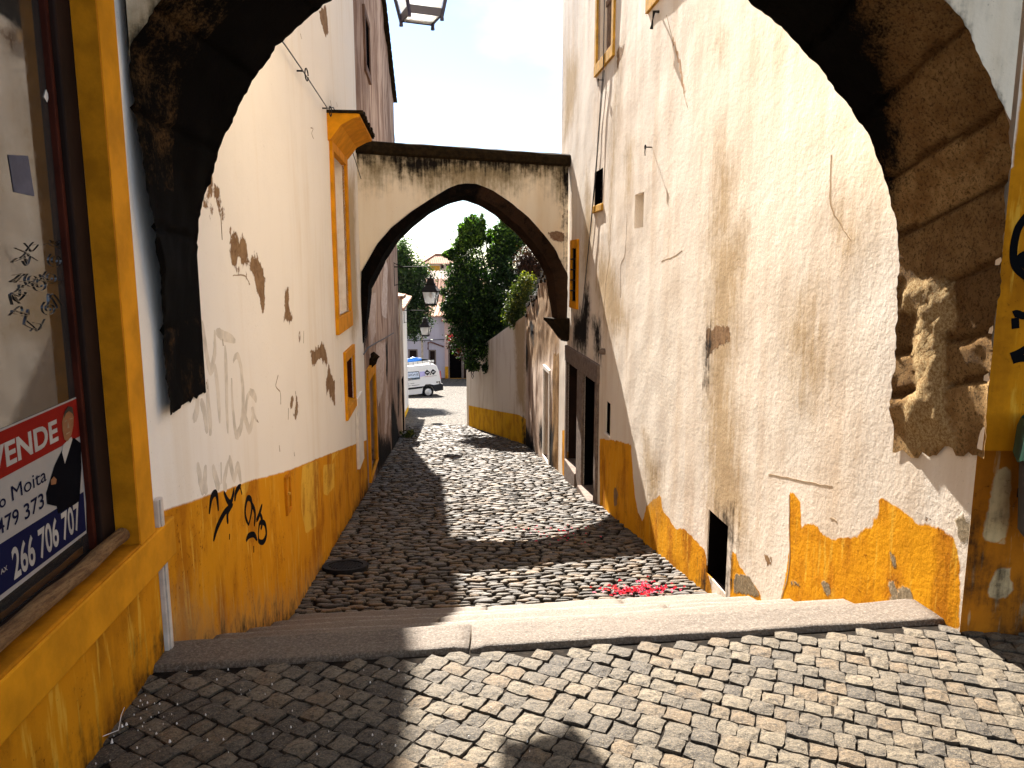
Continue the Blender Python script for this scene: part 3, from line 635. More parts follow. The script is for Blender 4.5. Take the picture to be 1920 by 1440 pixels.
# ------------------------------------------------------------------ shop with the window, near left
WS = Wall((-1.04, -1.2), (-1.452, 2.909), 1)
sh = thing('shop_building', 'shop front with deep ochre window surround and dark timber glazing', 'shop', (-1.43, 2.0, 0))
def sS(x, y): return WS.px(x, y)
aR = WS.px(250, 1025)[0]; zsill = WS.px(250, 1025)[1]; aRj = aR - .005
aOut = WS.px(301, 1000)[0]
hole = (-.0 + .5, WS.px(227, 700)[0], zsill, 4.2, .24)
o_in = hole[1]
ztrim = WS.px(297, 1062)[1]
wall_grid('wall', WS, -.3, 7.0, [hole], dict(dado=[[(-1, -1), (9, -1), (9, ztrim), (-1, ztrim)]], dado2=[], soot=[[(2.2, -.1), (3.0, -.1), (3.5, .0), (WS.len, .01), (WS.len, -.4), (2, -.4)]], peel=[]), M['shop'], sh, step=.05, zfine=3.4, lump=.006, depth=4)
# painted window surround: jamb band, reveal, projecting sill band
mb = MB(); j1 = WS.px(250, 930)[0]
mb.wbox(WS, o_in, WS.px(258, 700)[0], zsill - .004, 4.3, -.02, .022); mb.build('jamb_surround', M['ochre'], sh, bevel=.004)
mb = MB(); mb.wbox(WS, o_in - .012, o_in + .002, zsill + .006, 4.2, -.062, .021); mb.build('jamb_reveal', M['ochre_dark'], sh)
mb = MB(); mb.wbox(WS, .2, aOut + .1, ztrim, zsill - .006, -.02, .026); o = mb.build('sill_band', M['ochre'], sh, bevel=.008)
mb = MB(); mb.wbox(WS, .2, o_in - .0, zsill - .03, zsill + .004, -.22, .021); mb.build('sill_top', M['ochre_dark'], o, bevel=.006)
# timber frame, beam and glass
fr = thing('shop_window', 'large dark framed shop window with scribbled grey glass', 'window', WS.pt(o_in - .4, zsill + .02, -.15))
mb = MB(); mb.wbox(WS, o_in - .115, o_in - .003, zsill + .004, 4.15, -.20, -.064); mb.wbox(WS, .5, o_in - .116, 4.05, 4.15, -.20, -.07); mb.wbox(WS, .5, o_in - .116, zsill + .004, zsill + .035, -.21, -.085)
mb.wbox(WS, .5, .62, zsill + .04, 4.04, -.20, -.07); mb.build('frame', M['door_brown'], fr, bevel=.006)
mb = MB(); mb.wbox(WS, o_in - .140, o_in - .117, zsill + .04, 4.04, -.185, -.082); mb.build('bead', M['red_wood'], fr, bevel=.003)
mb = MB(); mb.wbox(WS,   .63, o_in - .142, zsill + .037, 4.04, -.110, -.101); mb.build('glass', M['shopglass'], fr)
DG = -.100
tl = zt(0, 0, 2.0)
t = NT('faint_ink'); t.b.inputs['IOR'].default_value = 2.0; ink_ = t.done((.012, .011, .011), .10, None, 1.0)
mb = MB()   # pen scribbles on the glass
for k in range(20):
    cx, cy = random.uniform(25, 110), random.uniform(440, 620); g = []
    for i in range(random.randint(4, 8)): g.append((cx + random.uniform(-16, 16), cy + random.uniform(-14, 14)))
    ribbon(mb, WS, WS.poly(g, DG), .0011, d=DG + .001, th=.0008)
for k in range(5):
    cx, cy = random.uniform(60, 110), random.uniform(480, 600); ribbon(mb, WS, WS.poly([(cx + r_ * math.cos(a), cy + r_ * math.sin(a)) for a, r_ in [(i * .8, 3 + i * .9) for i in range(14)]], DG), .0011, d=DG + .001, th=.0008)
mb.build('pen_scribble', ink_, fr)
mb = MB(); q = WS.poly([(15, 290), (52, 292), (64, 368), (26, 360)], DG); mb.prism([WS.pt(a, z, DG) for a, z in q], (WS.nrm[0] * .0012, WS.nrm[1] * .0012, 0)); mb.build('paper_notice', simple('blue_grey_paper', (.10, .10, .14), .6, .2, scale=9), fr)
mb = MB(); q = WS.poly([(86, 168), (91, 180), (88, 192), (82, 182)], DG); mb.prism([WS.pt(a, z, DG) for a, z in q], (WS.nrm[0] * .0012, WS.nrm[1] * .0012, 0)); mb.build('torn_sticker', M['white'], fr)
# interior behind the glass is solid dark
tb = thing('timber_beam', 'weathered round edged timber beam lying on the shop window sill', 'beam', WS.pt(o_in - .4, zsill, -.06))
mb = MB(); nseg = 30
for_pts = [WS.pt(.7 + (o_in - .03 - .7) * i / nseg, zsill + .050 + .003 * math.sin(i * .9), -.032 + .003 * math.sin(i * 1.7)) for i in range(nseg + 1)]
mb.tube(for_pts, [.027 + .002 * math.sin(i * 2.1) for i in range(nseg + 1)], 12); mb.build('log', M['timber'], tb, smooth=False)
pl = MB(); q = WS.poly([(60, 1100), (95, 1090), (118, 1078), (112, 1070), (70, 1082)], -.1); pl.prism([WS.pt(a, zsill + .012 + .03 * i / 5, -.12 - .01 * i) for i, (a, z) in enumerate(q)], (0, 0, .002)); tag(pl.build('plastic_scrap', simple('pale_blue_plastic', (.25, .33, .5), .3, .5, scale=12)), 'crumpled pale blue plastic scrap behind the timber beam', 'plastic scrap')
# white cable trunking at the corner
mb = MB(); p = WL.px(299, 950); q = WL.px(318, 1225)
mb.wbox(WL, .0, .058, -.02, .66, .004, .026); mb.wbox(WL, .014, .044, -.02, .66, .026, .032)
tag(mb.build('cable_trunking', simple('grimy_plastic', (.56, .49, .42), .6, .3, var=.25, scale=9), None, bevel=.004), 'narrow white plastic cable trunking standing at the corner of the ochre base', 'trunking')

# ---- for-sale poster behind the pane
pos = thing('sale_poster', 'red white and blue for sale poster with a suited man, stuck in the shop window', 'poster', WS.pt(*WS.px(80, 900, DG), DG))
RED = simple('poster_red', (.22, .012, .007), .8, .05, var=.06); BLU = simple('poster_navy', (.008, .009, .040), .8, .05, var=.1); PWH = simple('poster_white', (.34, .31, .28), .8, .05, var=.05); PNV = simple('poster_letter', (.008, .009, .03), .8, .05)
SKIN = simple('printed_skin', (.22, .085, .03), .5, .3, var=.15, scale=30); PWL = simple('poster_white_letter', (.40, .37, .33), .8, .05)
zp = zt(0, 720, 2.88)
def flat(name, pts, d, mat, parent, th=.0006):
    mb = MB(); q = WS.poly(pts, DG); mb.prism([WS.pt(a, z, DG + d) for a, z in q], (WS.nrm[0] * th, WS.nrm[1] * th, 0)); return mb.build(name, mat, parent)
flat('sheet', zp((-330, 385), (452, 52), (465, 805), (-330, 1430)), .0006, PWH, pos)
flat('red_band', zp((-330, 400), (448, 62), (442, 275), (-330, 690)), .0014, RED, pos)
flat('blue_band', zp((-330, 1070), (448, 582), (462, 790), (-330, 1390)), .0014, BLU, pos)
po = thing('portrait_dummy', '', '') if False else None
suit = flat('portrait', zp((395, 290), (432, 320), (436, 450), (425, 630), (400, 650), (310, 700), (302, 660), (250, 648), (245, 590), (290, 440), (325, 370), (340, 340)), .0022, simple('printed_suit', (.004, .004, .006), .9, .03), pos)
flat('shirt', zp((335, 330), (380, 285), (385, 300), (345, 430), (330, 370)), .003, PWL, suit)
flat('face', zp((345, 150), (362, 125), (382, 130), (392, 170), (390, 225), (380, 275), (360, 310), (342, 300), (332, 250), (330, 205), (338, 170)), .0032, SKIN, suit)
flat('hair', zp((338, 185), (342, 150), (362, 120), (384, 126), (393, 180), (385, 160), (365, 145), (348, 160)), .004, simple('printed_hair', (.012, .008, .006), .5), suit)
flat('eyebrow', zp((342, 200), (355, 192), (355, 198), (343, 207)), .004, M['crack'], suit); flat('eyebrow', zp((368, 186), (384, 182), (384, 188), (369, 193)), .004, M['crack'], suit)
flat('nose', zp((360, 205), (368, 235), (357, 240)), .004, M['crack'], suit); flat('mouth', zp((350, 268), (372, 256), (370, 262), (352, 274)), .004, M['crack'], suit)
flat('hand', zp((268, 520), (285, 500), (300, 515), (296, 540), (270, 545)), .003, SKIN, suit)
def text_on(name, s, W, p0, p1, ptop, d, mat, parent, bold=.0, squeeze=True):
    """lettering on wall W: baseline from pixel p0 to p1, cap height reaching pixel ptop above p0"""
    a = np.array(W.px(*p0, DG)); b = np.array(W.px(*p1, DG)); tp = np.array(W.px(*ptop, DG))
    cu = bpy.data.curves.new(name, 'FONT'); cu.body = s; cu.size = 1; cu.offset = bold; cu.extrude = .0; cu.resolution_u = 4
    to = bpy.data.objects.new(name, cu); COL.objects.link(to); bpy.context.view_layer.update()
    me = bpy.data.meshes.new_from_object(to.evaluated_get(bpy.context.evaluated_depsgraph_get())); bpy.data.objects.remove(to)
    co = np.empty(len(me.vertices) * 3); me.vertices.foreach_get('co', co); co = co.reshape(-1, 3)
    x0, x1 = co[:, 0].min(), co[:, 0].max(); ch = .70
    out = []
    up = tp - (a + (b - a) * ((tp[0] - a[0]) / (b[0] - a[0]))); up = np.array([0, up[1]])
    for p in co:
        q = a + (b - a) * ((p[0] - x0) / (x1 - x0)) + up * (p[1] / ch); out.append(W.pt(q[0], q[1], DG + d))
    me.vertices.foreach_set('co', np.array(out).ravel()); me.update()
    return link_mesh(name, me, mat, parent)
def zp1(x, y): return (x / 2.88, 720 + y / 2.88)
text_on('headline_lettering', 'VENDE', WS, zp1(-62, 492), zp1(312, 300), zp1(312, 186), .0026, PWL, pos, .028)
text_on('name_lettering', 'o', WS, zp1(-6, 674), zp1(29, 654), zp1(29, 585), .0026, PNV, pos, .012); text_on('name_lettering', 'Moita', WS, zp1(62, 632), zp1(248, 520), zp1(85, 535), .0026, PNV, pos, .0)
text_on('number_lettering', '479', WS, zp1(-18, 822), zp1(102, 745), zp1(102, 662), .0026, PNV, pos, .010); text_on('number_lettering', '373', WS, zp1(130, 735), zp1(236, 660), zp1(236, 578), .0026, PNV, pos, .010)
text_on('telephone_lettering', '266 706 707', WS, zp1(72, 1055), zp1(432, 770), zp1(432, 625), .0026, PWL, pos, .022)
text_on('small_lettering', 'AX', WS, zp1(0, 1030), zp1(36, 1003), zp1(36, 975), .0026, PWL, pos, .005)
# ------------------------------------------------------------------ right house
WR = Wall((Rx(3.10), 3.10), (Rx(14.0), 14.0), -1)
rh = thing('peeling_house', 'sunlit house with rough peeling limewash over bright ochre paint', 'house', (WR.pt(0, 0)[0], 3.1, 0))
z1 = zt(1000, 0, 3.2); z2 = zt(980, 400, 2.4); z5 = zt(1200, 800, 2.667)
def PR(*p): return WR.poly(list(p))
low = [(WR.len + 1, -5)]
# ochre base: an irregular painted area, its top edge broken where newer limewash runs over it
dA = PR(*z5((750, 330), (768, 345), (800, 372), (806, 505), (830, 495), (870, 478), (905, 520), (950, 548), (990, 560), (1040, 562), (1090, 545), (1120, 520), (1160, 492), (1158, 450), (1195, 462), (1200, 360), (1350, 430), (1380, 480), (1440, 490), (1580, 570), (1600, 700), (1600, 1000), (1400, 1080), (690, 1060), (700, 870), (745, 640)))
dB = PR(*z5((460, 615), (490, 640), (495, 690), (530, 735), (560, 770), (590, 820), (615, 865), (600, 1000), (440, 1000)))
dC = PR((1124, 821), (1150, 826), (1183, 834), (1187, 880), (1190, 930), (1196, 962), (1206, 978)) + PR(*z5((30, 400), (60, 370), (100, 340), (112, 420), (140, 455), (180, 512), (222, 516), (260, 550), (300, 600), (328, 625), (336, 720), (400, 1000))) + [(6.0, -3.5), (WR.len, -4)] + PR((1055, 960), (1054, 806), (1066, 806), (1066, 900), (1124, 960))
greys = [z5((1300, 800), (1360, 800), (1372, 860), (1360, 945), (1245, 945), (1250, 890), (1275, 870)), z5((1240, 620), (1256, 603), (1268, 640), (1282, 680), (1275, 718), (1262, 690), (1245, 690)), z5((905, 770), (940, 772), (955, 850), (930, 850), (910, 810)), z5((1245, 785), (1275, 780), (1272, 830), (1250, 830)), z5((1455, 745), (1478, 750), (1475, 790), (1458, 790)), z5((478, 735), (545, 740), (600, 850), (540, 850), (470, 830)), z5((1580, 470), (1610, 440), (1650, 440), (1650, 600), (1612, 612), (1588, 560)), z5((750, 770), (790, 770), (800, 800), (760, 800)), z5((1518, 745), (1535, 745), (1535, 765), (1520, 765))]
peelsR = [[(1324, 622), (1345, 618), (1368, 612), (1364, 634), (1346, 642), (1334, 668), (1326, 680), (1325, 650)], z1((505, 310), (552, 262), (530, 330), (505, 400)), z5((630, 660), (648, 655), (652, 690), (640, 710)), z1((672, 62), (690, 84), (680, 84)), z5((1360, 420), (1400, 430), (1450, 490), (1400, 470)), z2((408, 1232), (426, 1230), (424, 1310), (412, 1310))]
stainsR = [z1((500, 330), (535, 300), (500, 480), (490, 860), (455, 1440), (470, 1000)), z1((560, 880), (600, 860), (575, 1180), (560, 1180)), z1((1105, 265), (1140, 265), (1130, 300)), z1((1110, 820), (1200, 1030), (1180, 1440), (1050, 1440), (1090, 1200)), [(1335, 430), (1400, 430), (1370, 700), (1400, 1000), (1330, 1000), (1325, 720)], z2((345, 180), (395, 200), (470, 500), (430, 540), (380, 520), (330, 330)), z2((545, 1000), (620, 1180), (600, 1300), (560, 1280)), [(1060, 110), (1085, 110), (1075, 220), (1058, 260)], [(1100, 330), (1112, 420), (1098, 560), (1092, 480)], [(1570, 400), (1600, 440), (1590, 460), (1575, 430)], [(1480, 600), (1520, 560), (1540, 700), (1500, 760)]]
sootR = [z2((285, 320), (305, 400), (292, 560), (280, 640), (262, 620), (225, 600), (230, 470), (265, 440)), z2((315, 480), (350, 490), (352, 660), (330, 650)), z5((300, 740), (330, 760), (330, 840), (300, 800)), z5((440, 460), (462, 520), (455, 790), (440, 800)), z5((400, 440), (450, 450), (445, 470)), [(1322, 640), (1330, 640), (1327, 690), (1323, 710)], [(1160, 1000), (1200, 1040), (1260, 1090), (1300, 1110), (1250, 1110), (1180, 1060)]]
def rect(pts): return WR.rect(pts)
wA = rect([(1117, 147), (1153, 106), (1153, 60), (1118, 60)]); zsA = (WR.px(1117, 147)[1] + WR.px(1153, 106)[1]) / 2
wA = (WR.px(1153, 106)[0] + .12, WR.px(1117, 147)[0] - .12, zsA + .16, zsA + 1.9)
sB = WR.px(1215, 25)[0]; wB = (sB - 1.25, sB - .12, zsA + .18, zsA + 1.9)
vent = rect(z1((370, 1035), (425, 1000), (410, 1215), (360, 1245))); niche = rect(z1((610, 1165), (663, 1155), (660, 1365), (605, 1370)))
bw_ = rect(z2((228, 160), (250, 155), (245, 395), (222, 395))); slit = rect(z2((377, 845), (395, 855), (393, 990), (375, 995)))
def sx(x, y): return WR.px(x, y)
d2 = rect([(1096, 700), (1119, 716), (1117, 938), (1094, 922)]); d1 = rect([(1066, 676), (1086, 690), (1084, 886), (1064, 868)])
hol = rect(z5((335, 430), (440, 470), (430, 780), (335, 790)))
ha = [(wA[0], wA[1], wA[2], wA[3], .22), (wB[0], wB[1], wB[2], wB[3], .22), (*vent, .28, False), (*niche, .14, True), (*bw_, .2, False), (*slit, .22, False), (*d1, .35, False), (*d2, .35, False), (*hol, .35, False)]
def topR(s): return 7.8
wall_grid('wall', WR, -3.0, 7.8, [h for h in ha], dict(dado=[dA, dB, dC], grey=[WR.poly(p) for p in greys], peel=[WR.poly(p) for p in peelsR], stain=[WR.poly(p) for p in stainsR], soot=[WR.poly(p) for p in sootR], dado2=[]), M['right'], rh, step=.045, zfine=4.4, lump=.010, depth=5)
def backing(nm, r, d, mat, parent):
    mb = MB(); mb.wbox(WR, r[0] - .01, r[1] + .01, r[2] - .01, r[3] + .01, -d - .04, -d + .005); return mb.build(nm, mat, parent)
# upper windows with yellow frames and slatted shutters
for r in (wA, wB):
    f = surround('window_surround', WR, r, .115, .03, rh, M['yellow'], bottom=.15)
    mb = MB(); nsl = 5
    for k in range(nsl):
        a = r[0] + (r[1] - r[0]) * k / nsl; mb.wbox(WR, a + .006, a + (r[1] - r[0]) / nsl - .006, r[2], r[3], -.15, -.12 - .012 * (k % 2))
    for zz in (r[2] + .05, r[2] + .75, r[2] + 1.4): mb.wbox(WR, r[0], r[1], zz, zz + .07, -.119, -.10)
    mb.build('shutter', M['shutter'], f)
    mb = MB(); mb.wbox(WR, r[0] - .005, r[1] + .005, r[2], r[3], -.26, -.2); mb.build('pane', M['void'], f)
# barred vent, slit, deep hole, barred ochre window
def barred(r, nb, horiz, parent, dd=.10, rad=.012):
    mb = MB()
    for k in range(nb):
        t_ = (k + 1) / (nb + 1)
        if horiz: mb.tube([WR.pt(r[0], r[2] + (r[3] - r[2]) * t_, -dd), WR.pt(r[1], r[2] + (r[3] - r[2]) * t_, -dd)], rad, 6)
        else: mb.tube([WR.pt(r[0] + (r[1] - r[0]) * t_, r[2], -dd + .02), WR.pt(r[0] + (r[1] - r[0]) * t_, r[3], -dd + .02)], rad, 6)
    return mb.build('bar', M['iron'], parent)
v = backing('vent_opening', vent, .27, M['void'], rh); lining(WR, vent, .27, M['void'], v); barred(vent, 3, True, v); barred(vent, 2, False, v)
mb = MB(); mb.wbox(WR, vent[0] - .05, vent[1] + .02, vent[2] - .10, vent[2] - .002, -.02, .03); mb.build('sill', M['yellow'], v, bevel=.01)
v2_ = backing('slit_opening', slit, .21, M['void'], rh); lining(WR, slit, .21, M['void'], v2_); v3_ = backing('wall_hole', hol, .34, M['void'], rh); lining(WR, hol, .34, M['void'], v3_)
mb = MB(); mb.wbox(WR, slit[0] - .02, slit[1] + .02, slit[2] - .03, slit[2], -.03, .02); mb.build('slit_sill', M['white'], rh)
f = surround('window_surround', WR, bw_, .10, .035, rh, M['ochre'], bottom=.12, topw=.14); pn_ = backing('pane', bw_, .19, M['void'], f); lining(WR, bw_, .19, M['void'], f); barred(bw_, 4, True, f, -.03); barred(bw_, 1, False, f, -.01)
# double doorway in granite: lintel, three jambs, two thresholds
dw = thing('granite_doorway', 'twin doorway framed in dark granite with black openings under sooty wall', 'doorway', WR.pt((d1[0] + d2[1]) / 2, d2[2], 0))
mb = MB(); sl0 = d2[0] - .16; sl1 = d1[1] + .16; lz = max(d1[3], d2[3])
mb.wbox(WR, sl0, sl1, lz - .02, lz + .26, -.2, .045); mb.build('lintel', M['doorstone'], dw, bevel=.015)
for a0, a1, zb in ((d2[0] - .14, d2[0], d2[2]), (d2[1], d1[0], d2[2] - .1), (d1[1], d1[1] + .12, d1[2] - .2)):
    mb = MB(); mb.wbox(WR, a0, a1, zb - .45, lz - .022, -.2, .04); mb.build('jamb', M['doorstone'], dw, bevel=.012)
for r in (d1, d2):
    mb = MB(); mb.wbox(WR, r[0] + .002, r[1] - .002, r[2] - .55, r[2] + .03, -.34, .10 if r is d2 else .06); mb.build('threshold', M['doorstone'], dw, bevel=.015)
mb = MB(); mb.wbox(WR, d2[0], d2[1], d2[2], d2[3], -.40, -.33); od = mb.build('door_leaf', M['void'], dw)
mb = MB(); r = d1; mb.wbox(WR, r[0], r[0] + .45 * (r[1] - r[0]), r[2], r[3], -.30, -.25); mb.wbox(WR, r[0], r[1], r[2], r[3], -.42, -.36)
for k in range(3): mb.wbox(WR, r[0] + .06, r[0] + .4 * (r[1] - r[0]), r[2] + .2 + k * .68, r[2] + .75 + k * .68, -.25, -.235)
mb.build('door_leaf', M['door_brown'], dw); lining(WR, d1, .35, M['door_brown'], dw); lining(WR, d2, .35, M['void'], dw)
# cracks
mb = MB()
for s in (z1((800, 90), (830, 215), (850, 265), (862, 330), (882, 400), (890, 480), (902, 560), (925, 650)), z2((470, 0), (460, 180), (440, 240), (438, 380)), z2((400, 10), (390, 200), (372, 330), (368, 540)), z5((640, 240), (760, 262), (900, 290), (960, 300)), z5((745, 340), (748, 620), (740, 740), (700, 880)), [(1560, 290), (1558, 380), (1575, 420), (1596, 450)], z5((950, 455), (975, 468), (985, 480)), [(1240, 490), (1262, 482), (1280, 470)]):
    mb = MB(); ribbon(mb, WR, WR.poly(s), .008, jit=.45, d=.001, th=.0005); mb.build('crack', M['crack'], rh)
mb = MB(); ribbon(mb, WR, WR.poly(z1((832, 235), (855, 290), (878, 390), (886, 470), (903, 560))), .035, jit=.5, d=.0008, th=.0004); mb.build('crack_filler', simple('raw_plaster', (.52, .33, .2), .9, .1), rh)
# iron pegs and hooks, cable
def peg(x, y, lab, nm='wall_hook'):
    s, z = WR.px(x, y); o = thing(nm, lab, 'hook', WR.pt(s, z)); mb = MB(); d0 = WR.pt(s, z, -.03); d1_ = WR.pt(s, z, .07)
    mb.tube([d0, d1_], .007, 6); c = np.array(d1_); e = np.array([WR.e[0], WR.e[1], 0])
    mb.tube([c + e * .022 * math.cos(a) + np.array([0, 0, .022 * math.sin(a)]) for a in np.linspace(0, 6.2, 12)], .006, 6); mb.build('ring', M['iron'], o)
    mb = MB(); mb.tube([c - np.array([0, 0, .02]), c - np.array([0, 0, .05]) + e * .012, c - np.array([0, 0, .085])], .006, 6); mb.build('hanging_link', M['iron'], o)
peg(1222, 276, 'small iron ring hook on the bare plaster above the blank niche'); peg(1131, 150, 'small iron ring hook just below the yellow framed window with the cable')
s, z = WR.px(1237, 22); o = thing('iron_peg', 'stout black iron peg sticking out of the wall by the crack', 'peg', WR.pt(s, z)); mb = MB(); mb.tube([WR.pt(s, z, -.03), WR.pt(s, z, .06), WR.pt(s + .02, z - .16, .075)], .018, 8); mb.build('rod', M['iron'], o)
s, z = WR.px(1135, 659); o = thing('stone_stub', 'small rounded stone stub on the wall right of the doorway', 'stub', WR.pt(s, z)); mb = MB(); p = WR.pt(s, z, 0); mb.tube([WR.pt(s, z, -.03), WR.pt(s, z, .05), WR.pt(s, z - .01, .09)], [.04, .045, .02], 8); mb.build('stone', M['doorstone'], o, smooth=True)
cbp = [WR.px(x, y, .04) for x, y in ((1134, -40), (1131, 130), (1124, 220), (1116, 330), (1106, 440), (1098, 520), (1090, 600))]
o = thing('hanging_cable', 'thin dark cable hanging down the sunlit wall past the barred vent', 'cable', WR.pt(*cbp[1], .04)); mb = MB(); mb.tube([WR.pt(s, z, .04) for s, z in cbp], .007, 6); mb.build('wire', M['cable'], o)
mb = MB(); mb.tube([WR.pt(s + .04 + .02 * i, z, .015) for i, (s, z) in enumerate(cbp[1:])], .005, 6); mb.build('wire', M['cable'], o)

# ------------------------------------------------------------------ near right building end (ochre pilaster, base block, litter bin)
rb = thing('ochre_building', 'cream and ochre building end with worn base block right of the archway', 'building', (2.3, 3.0, 0))
WE = Wall((Rx(3.1) + .0, 3.098), (8.0, 2.7), 1)       # faces the camera
zl = .83
def eB(x, y): return WE.px(x, y)
basem = dict(dado=[[(-1, -1), (9, -1), (9, zl + .02), (-1, zl + .02)]], peel=[], grey=[], stain=[], soot=[[(.0, -.1), (.15, -.05), (.3, .12), (.2, .2), (.45, .1), (.6, -.1)], [(.02, .2), (.04, .2), (.03, .5), (.01, .5)]],
            dado2=[[(.05, .42), (.16, .40), (.15, .75), (.09, .76)], [(.10, .17), (.17, .15), (.22, .21), (.19, .25), (.20, .31), (.13, .29), (.11, .23)], [(.24, .36), (.29, .38), (.28, .47), (.23, .44)]])
M['base'] = plaster('worn_base_plaster', (.74, .60, .42), (.60, .42, .24), amp=.05, bump=.5, ochre=(.46, .155, .010), ochre2=(.66, .50, .27), ochredark=(.16, .055, .008))
wall_grid('base_block', WE, -.25, zl, [], basem, M['base'], rb, step=.03, lump=.012, depth=.6)
WE2 = Wall((1.976, 3.055), (8.0, 2.72), 1)
px0 = WE2.px(1900, 300)[0]
wall_grid('wall', WE2, zl + .003, 7.5, [], dict(dado=[[(-1, 0), (9, 0), (9, 1.98), (-1, 1.98)], [(px0, 1.9), (9, 1.9), (9, 9), (px0 + .02, 9)]]), M['shop'], rb, step=.05, lump=.004, depth=.5)
mb = MB()
for g in (((1925, 405), (1908, 430), (1900, 470), (1904, 500), (1925, 520)), ((1925, 475), (1912, 485), (1925, 500)), ((1900, 590), (1906, 588), (1918, 592), (1930, 590)), ((1903, 596), (1904, 616)), ((1895, 668), (1910, 662), (1930, 650)), ((1898, 676), (1912, 672), (1930, 672))):
    mb = MB(); ribbon(mb, WE2, WE2.poly(list(g)), .03, d=.0012, th=.0006); mb.build('graffiti_tag', M['black'], rb)
lb_ = thing('litter_bin', 'black litter bin with green liner hung on the ochre wall', 'bin', (2.14, 2.76, .55))
mb = MB(); cx, cy = 2.215, 2.83
mb.lathe((cx, cy, .52), [(.16, 0), (.175, .02), (.205, .44), (.20, .46), (.17, .455), (.15, .06), (0, .05)], n=22); mb.build('body', simple('bin_black', (.012, .012, .013), .5, .4), lb_, smooth=True)
mb = MB(); pr = []
for k in range(23):
    a = 2 * math.pi * k / 22; rr = .212 + .006 * math.sin(k * 2.4); pr.append((cx + rr * math.cos(a), cy + rr * math.sin(a), .96 + .012 * math.sin(k * 1.7)))
lo = [(cx + (p[0] - cx) * 1.02, cy + (p[1] - cy) * 1.02, .84 + .02 * math.sin(i * 2.9)) for i, p in enumerate(pr)]
mid = [(cx + (p[0] - cx) * .95, cy + (p[1] - cy) * .95, 1.0) for p in pr]
loft(mb, [lo, pr, mid], False); mb.build('liner', simple('green_liner', (.003, .032, .018), .5, .3), lb_, smooth=True)
for zz in (.62, .84): mb = MB(); mb.box(cx - .05, cx + .05, cy + .15, cy + .31, zz, zz + .04); mb.build('bracket', M['iron'], lb_)

# ------------------------------------------------------------------ front stone archway
def resample(P, n):
    P = np.array(P, float); d = np.concatenate([[0], np.cumsum(np.sqrt(((P[1:] - P[:-1]) ** 2).sum(1)))]); t_ = np.linspace(0, d[-1], n)
    return np.stack([np.interp(t_, d, P[:, k]) for k in range(2)], 1)
def smoothP(P, it=2):
    P = P.copy()
    for _ in range(it): P[1:-1] = .25 * P[:-2] + .5 * P[1:-1] + .25 * P[2:]
    return P
YF, YB = 2.97, 3.67
fl = [onY(x, y, YF + .1 * (1 if y > 500 else 0)) for x, y in ((320, 780), (306, 660), (290, 500), (271, 330), (252, 200), (240, 103), (264, 52), (300, 0))]
frr = [onY(x, y, YF) for x, y in ((1773, 0), (1812, 50), (1847, 124), (1878, 194), (1893, 229))] + [onY(x, y, 3.05) for x, y in ((1885, 295), (1882, 428), (1868, 560), (1858, 643), (1846, 790), (1842, 850))]
def apexf(x, z0, rise, c, hw): return (x, z0 + rise * (1 - ((x - c) / hw) ** 2))
A_ = [(p[0], p[2]) for p in fl]; B_ = [(p[0], p[2]) for p in frr]
c_ = (A_[-1][0] + B_[0][0]) / 2; hw = (B_[0][0] - A_[-1][0]) / 2
front = A_ + [apexf(x, A_[-1][1], .62, c_, hw) for x in np.linspace(A_[-1][0], B_[0][0], 26)[1:-1]] + B_
bl = [onY(x, y, YB) for x, y in ((366, 735), (367, 600), (368, 470), (373, 430), (382, 378), (400, 318), (418, 262), (440, 212), (480, 142), (520, 90), (575, 36), (620, 0))]
br = [onY(x, y, YB) for x, y in ((1411, 8), (1450, 40), (1491, 78), (1535, 128), (1574, 175), (1613, 229), (1633, 264), (1656, 330), (1679, 404), (1686, 459), (1685, 505), (1683, 560), (1681, 643), (1667, 768), (1674, 806), (1676, 850))]
C_ = [(p[0], p[2]) for p in bl]; D_ = [(p[0], p[2]) for p in br]
c2 = (C_[-1][0] + D_[0][0]) / 2; hw2 = (D_[0][0] - C_[-1][0]) / 2
back = C_ + [apexf(x, C_[-1][1], .30, c2, hw2) for x in np.linspace(C_[-1][0], D_[0][0], 22)[1:-1]] + D_
PATCH = WR.poly(zt(1580, 400, 2.88)((365, 385), (430, 360), (520, 340), (600, 390), (632, 420), (634, 600), (605, 640), (600, 880), (600, 1000), (625, 1150), (612, 1300), (500, 1260), (350, 1230), (360, 1000), (420, 955), (400, 700), (420, 560), (340, 520)))
N_, K_ = 340, 26
Fr = smoothP(resample(front, N_), 1); Bk = smoothP(resample(back, N_), 2)
ar = thing('stone_archway', 'huge near stone arch, black overhead from soot and painted shade with a worn golden right jamb', 'archway', (.2, 3.3, 0))
vs = []; soot = []; plas = []; blk = []; brnd = [random.random() for _ in range(40)]
jo = [int(j_ * 340 / 260) for j_ in (14, 30, 47, 62, 78, 94, 110, 128, 146, 163, 178, 193, 206, 217, 229, 240, 247)]
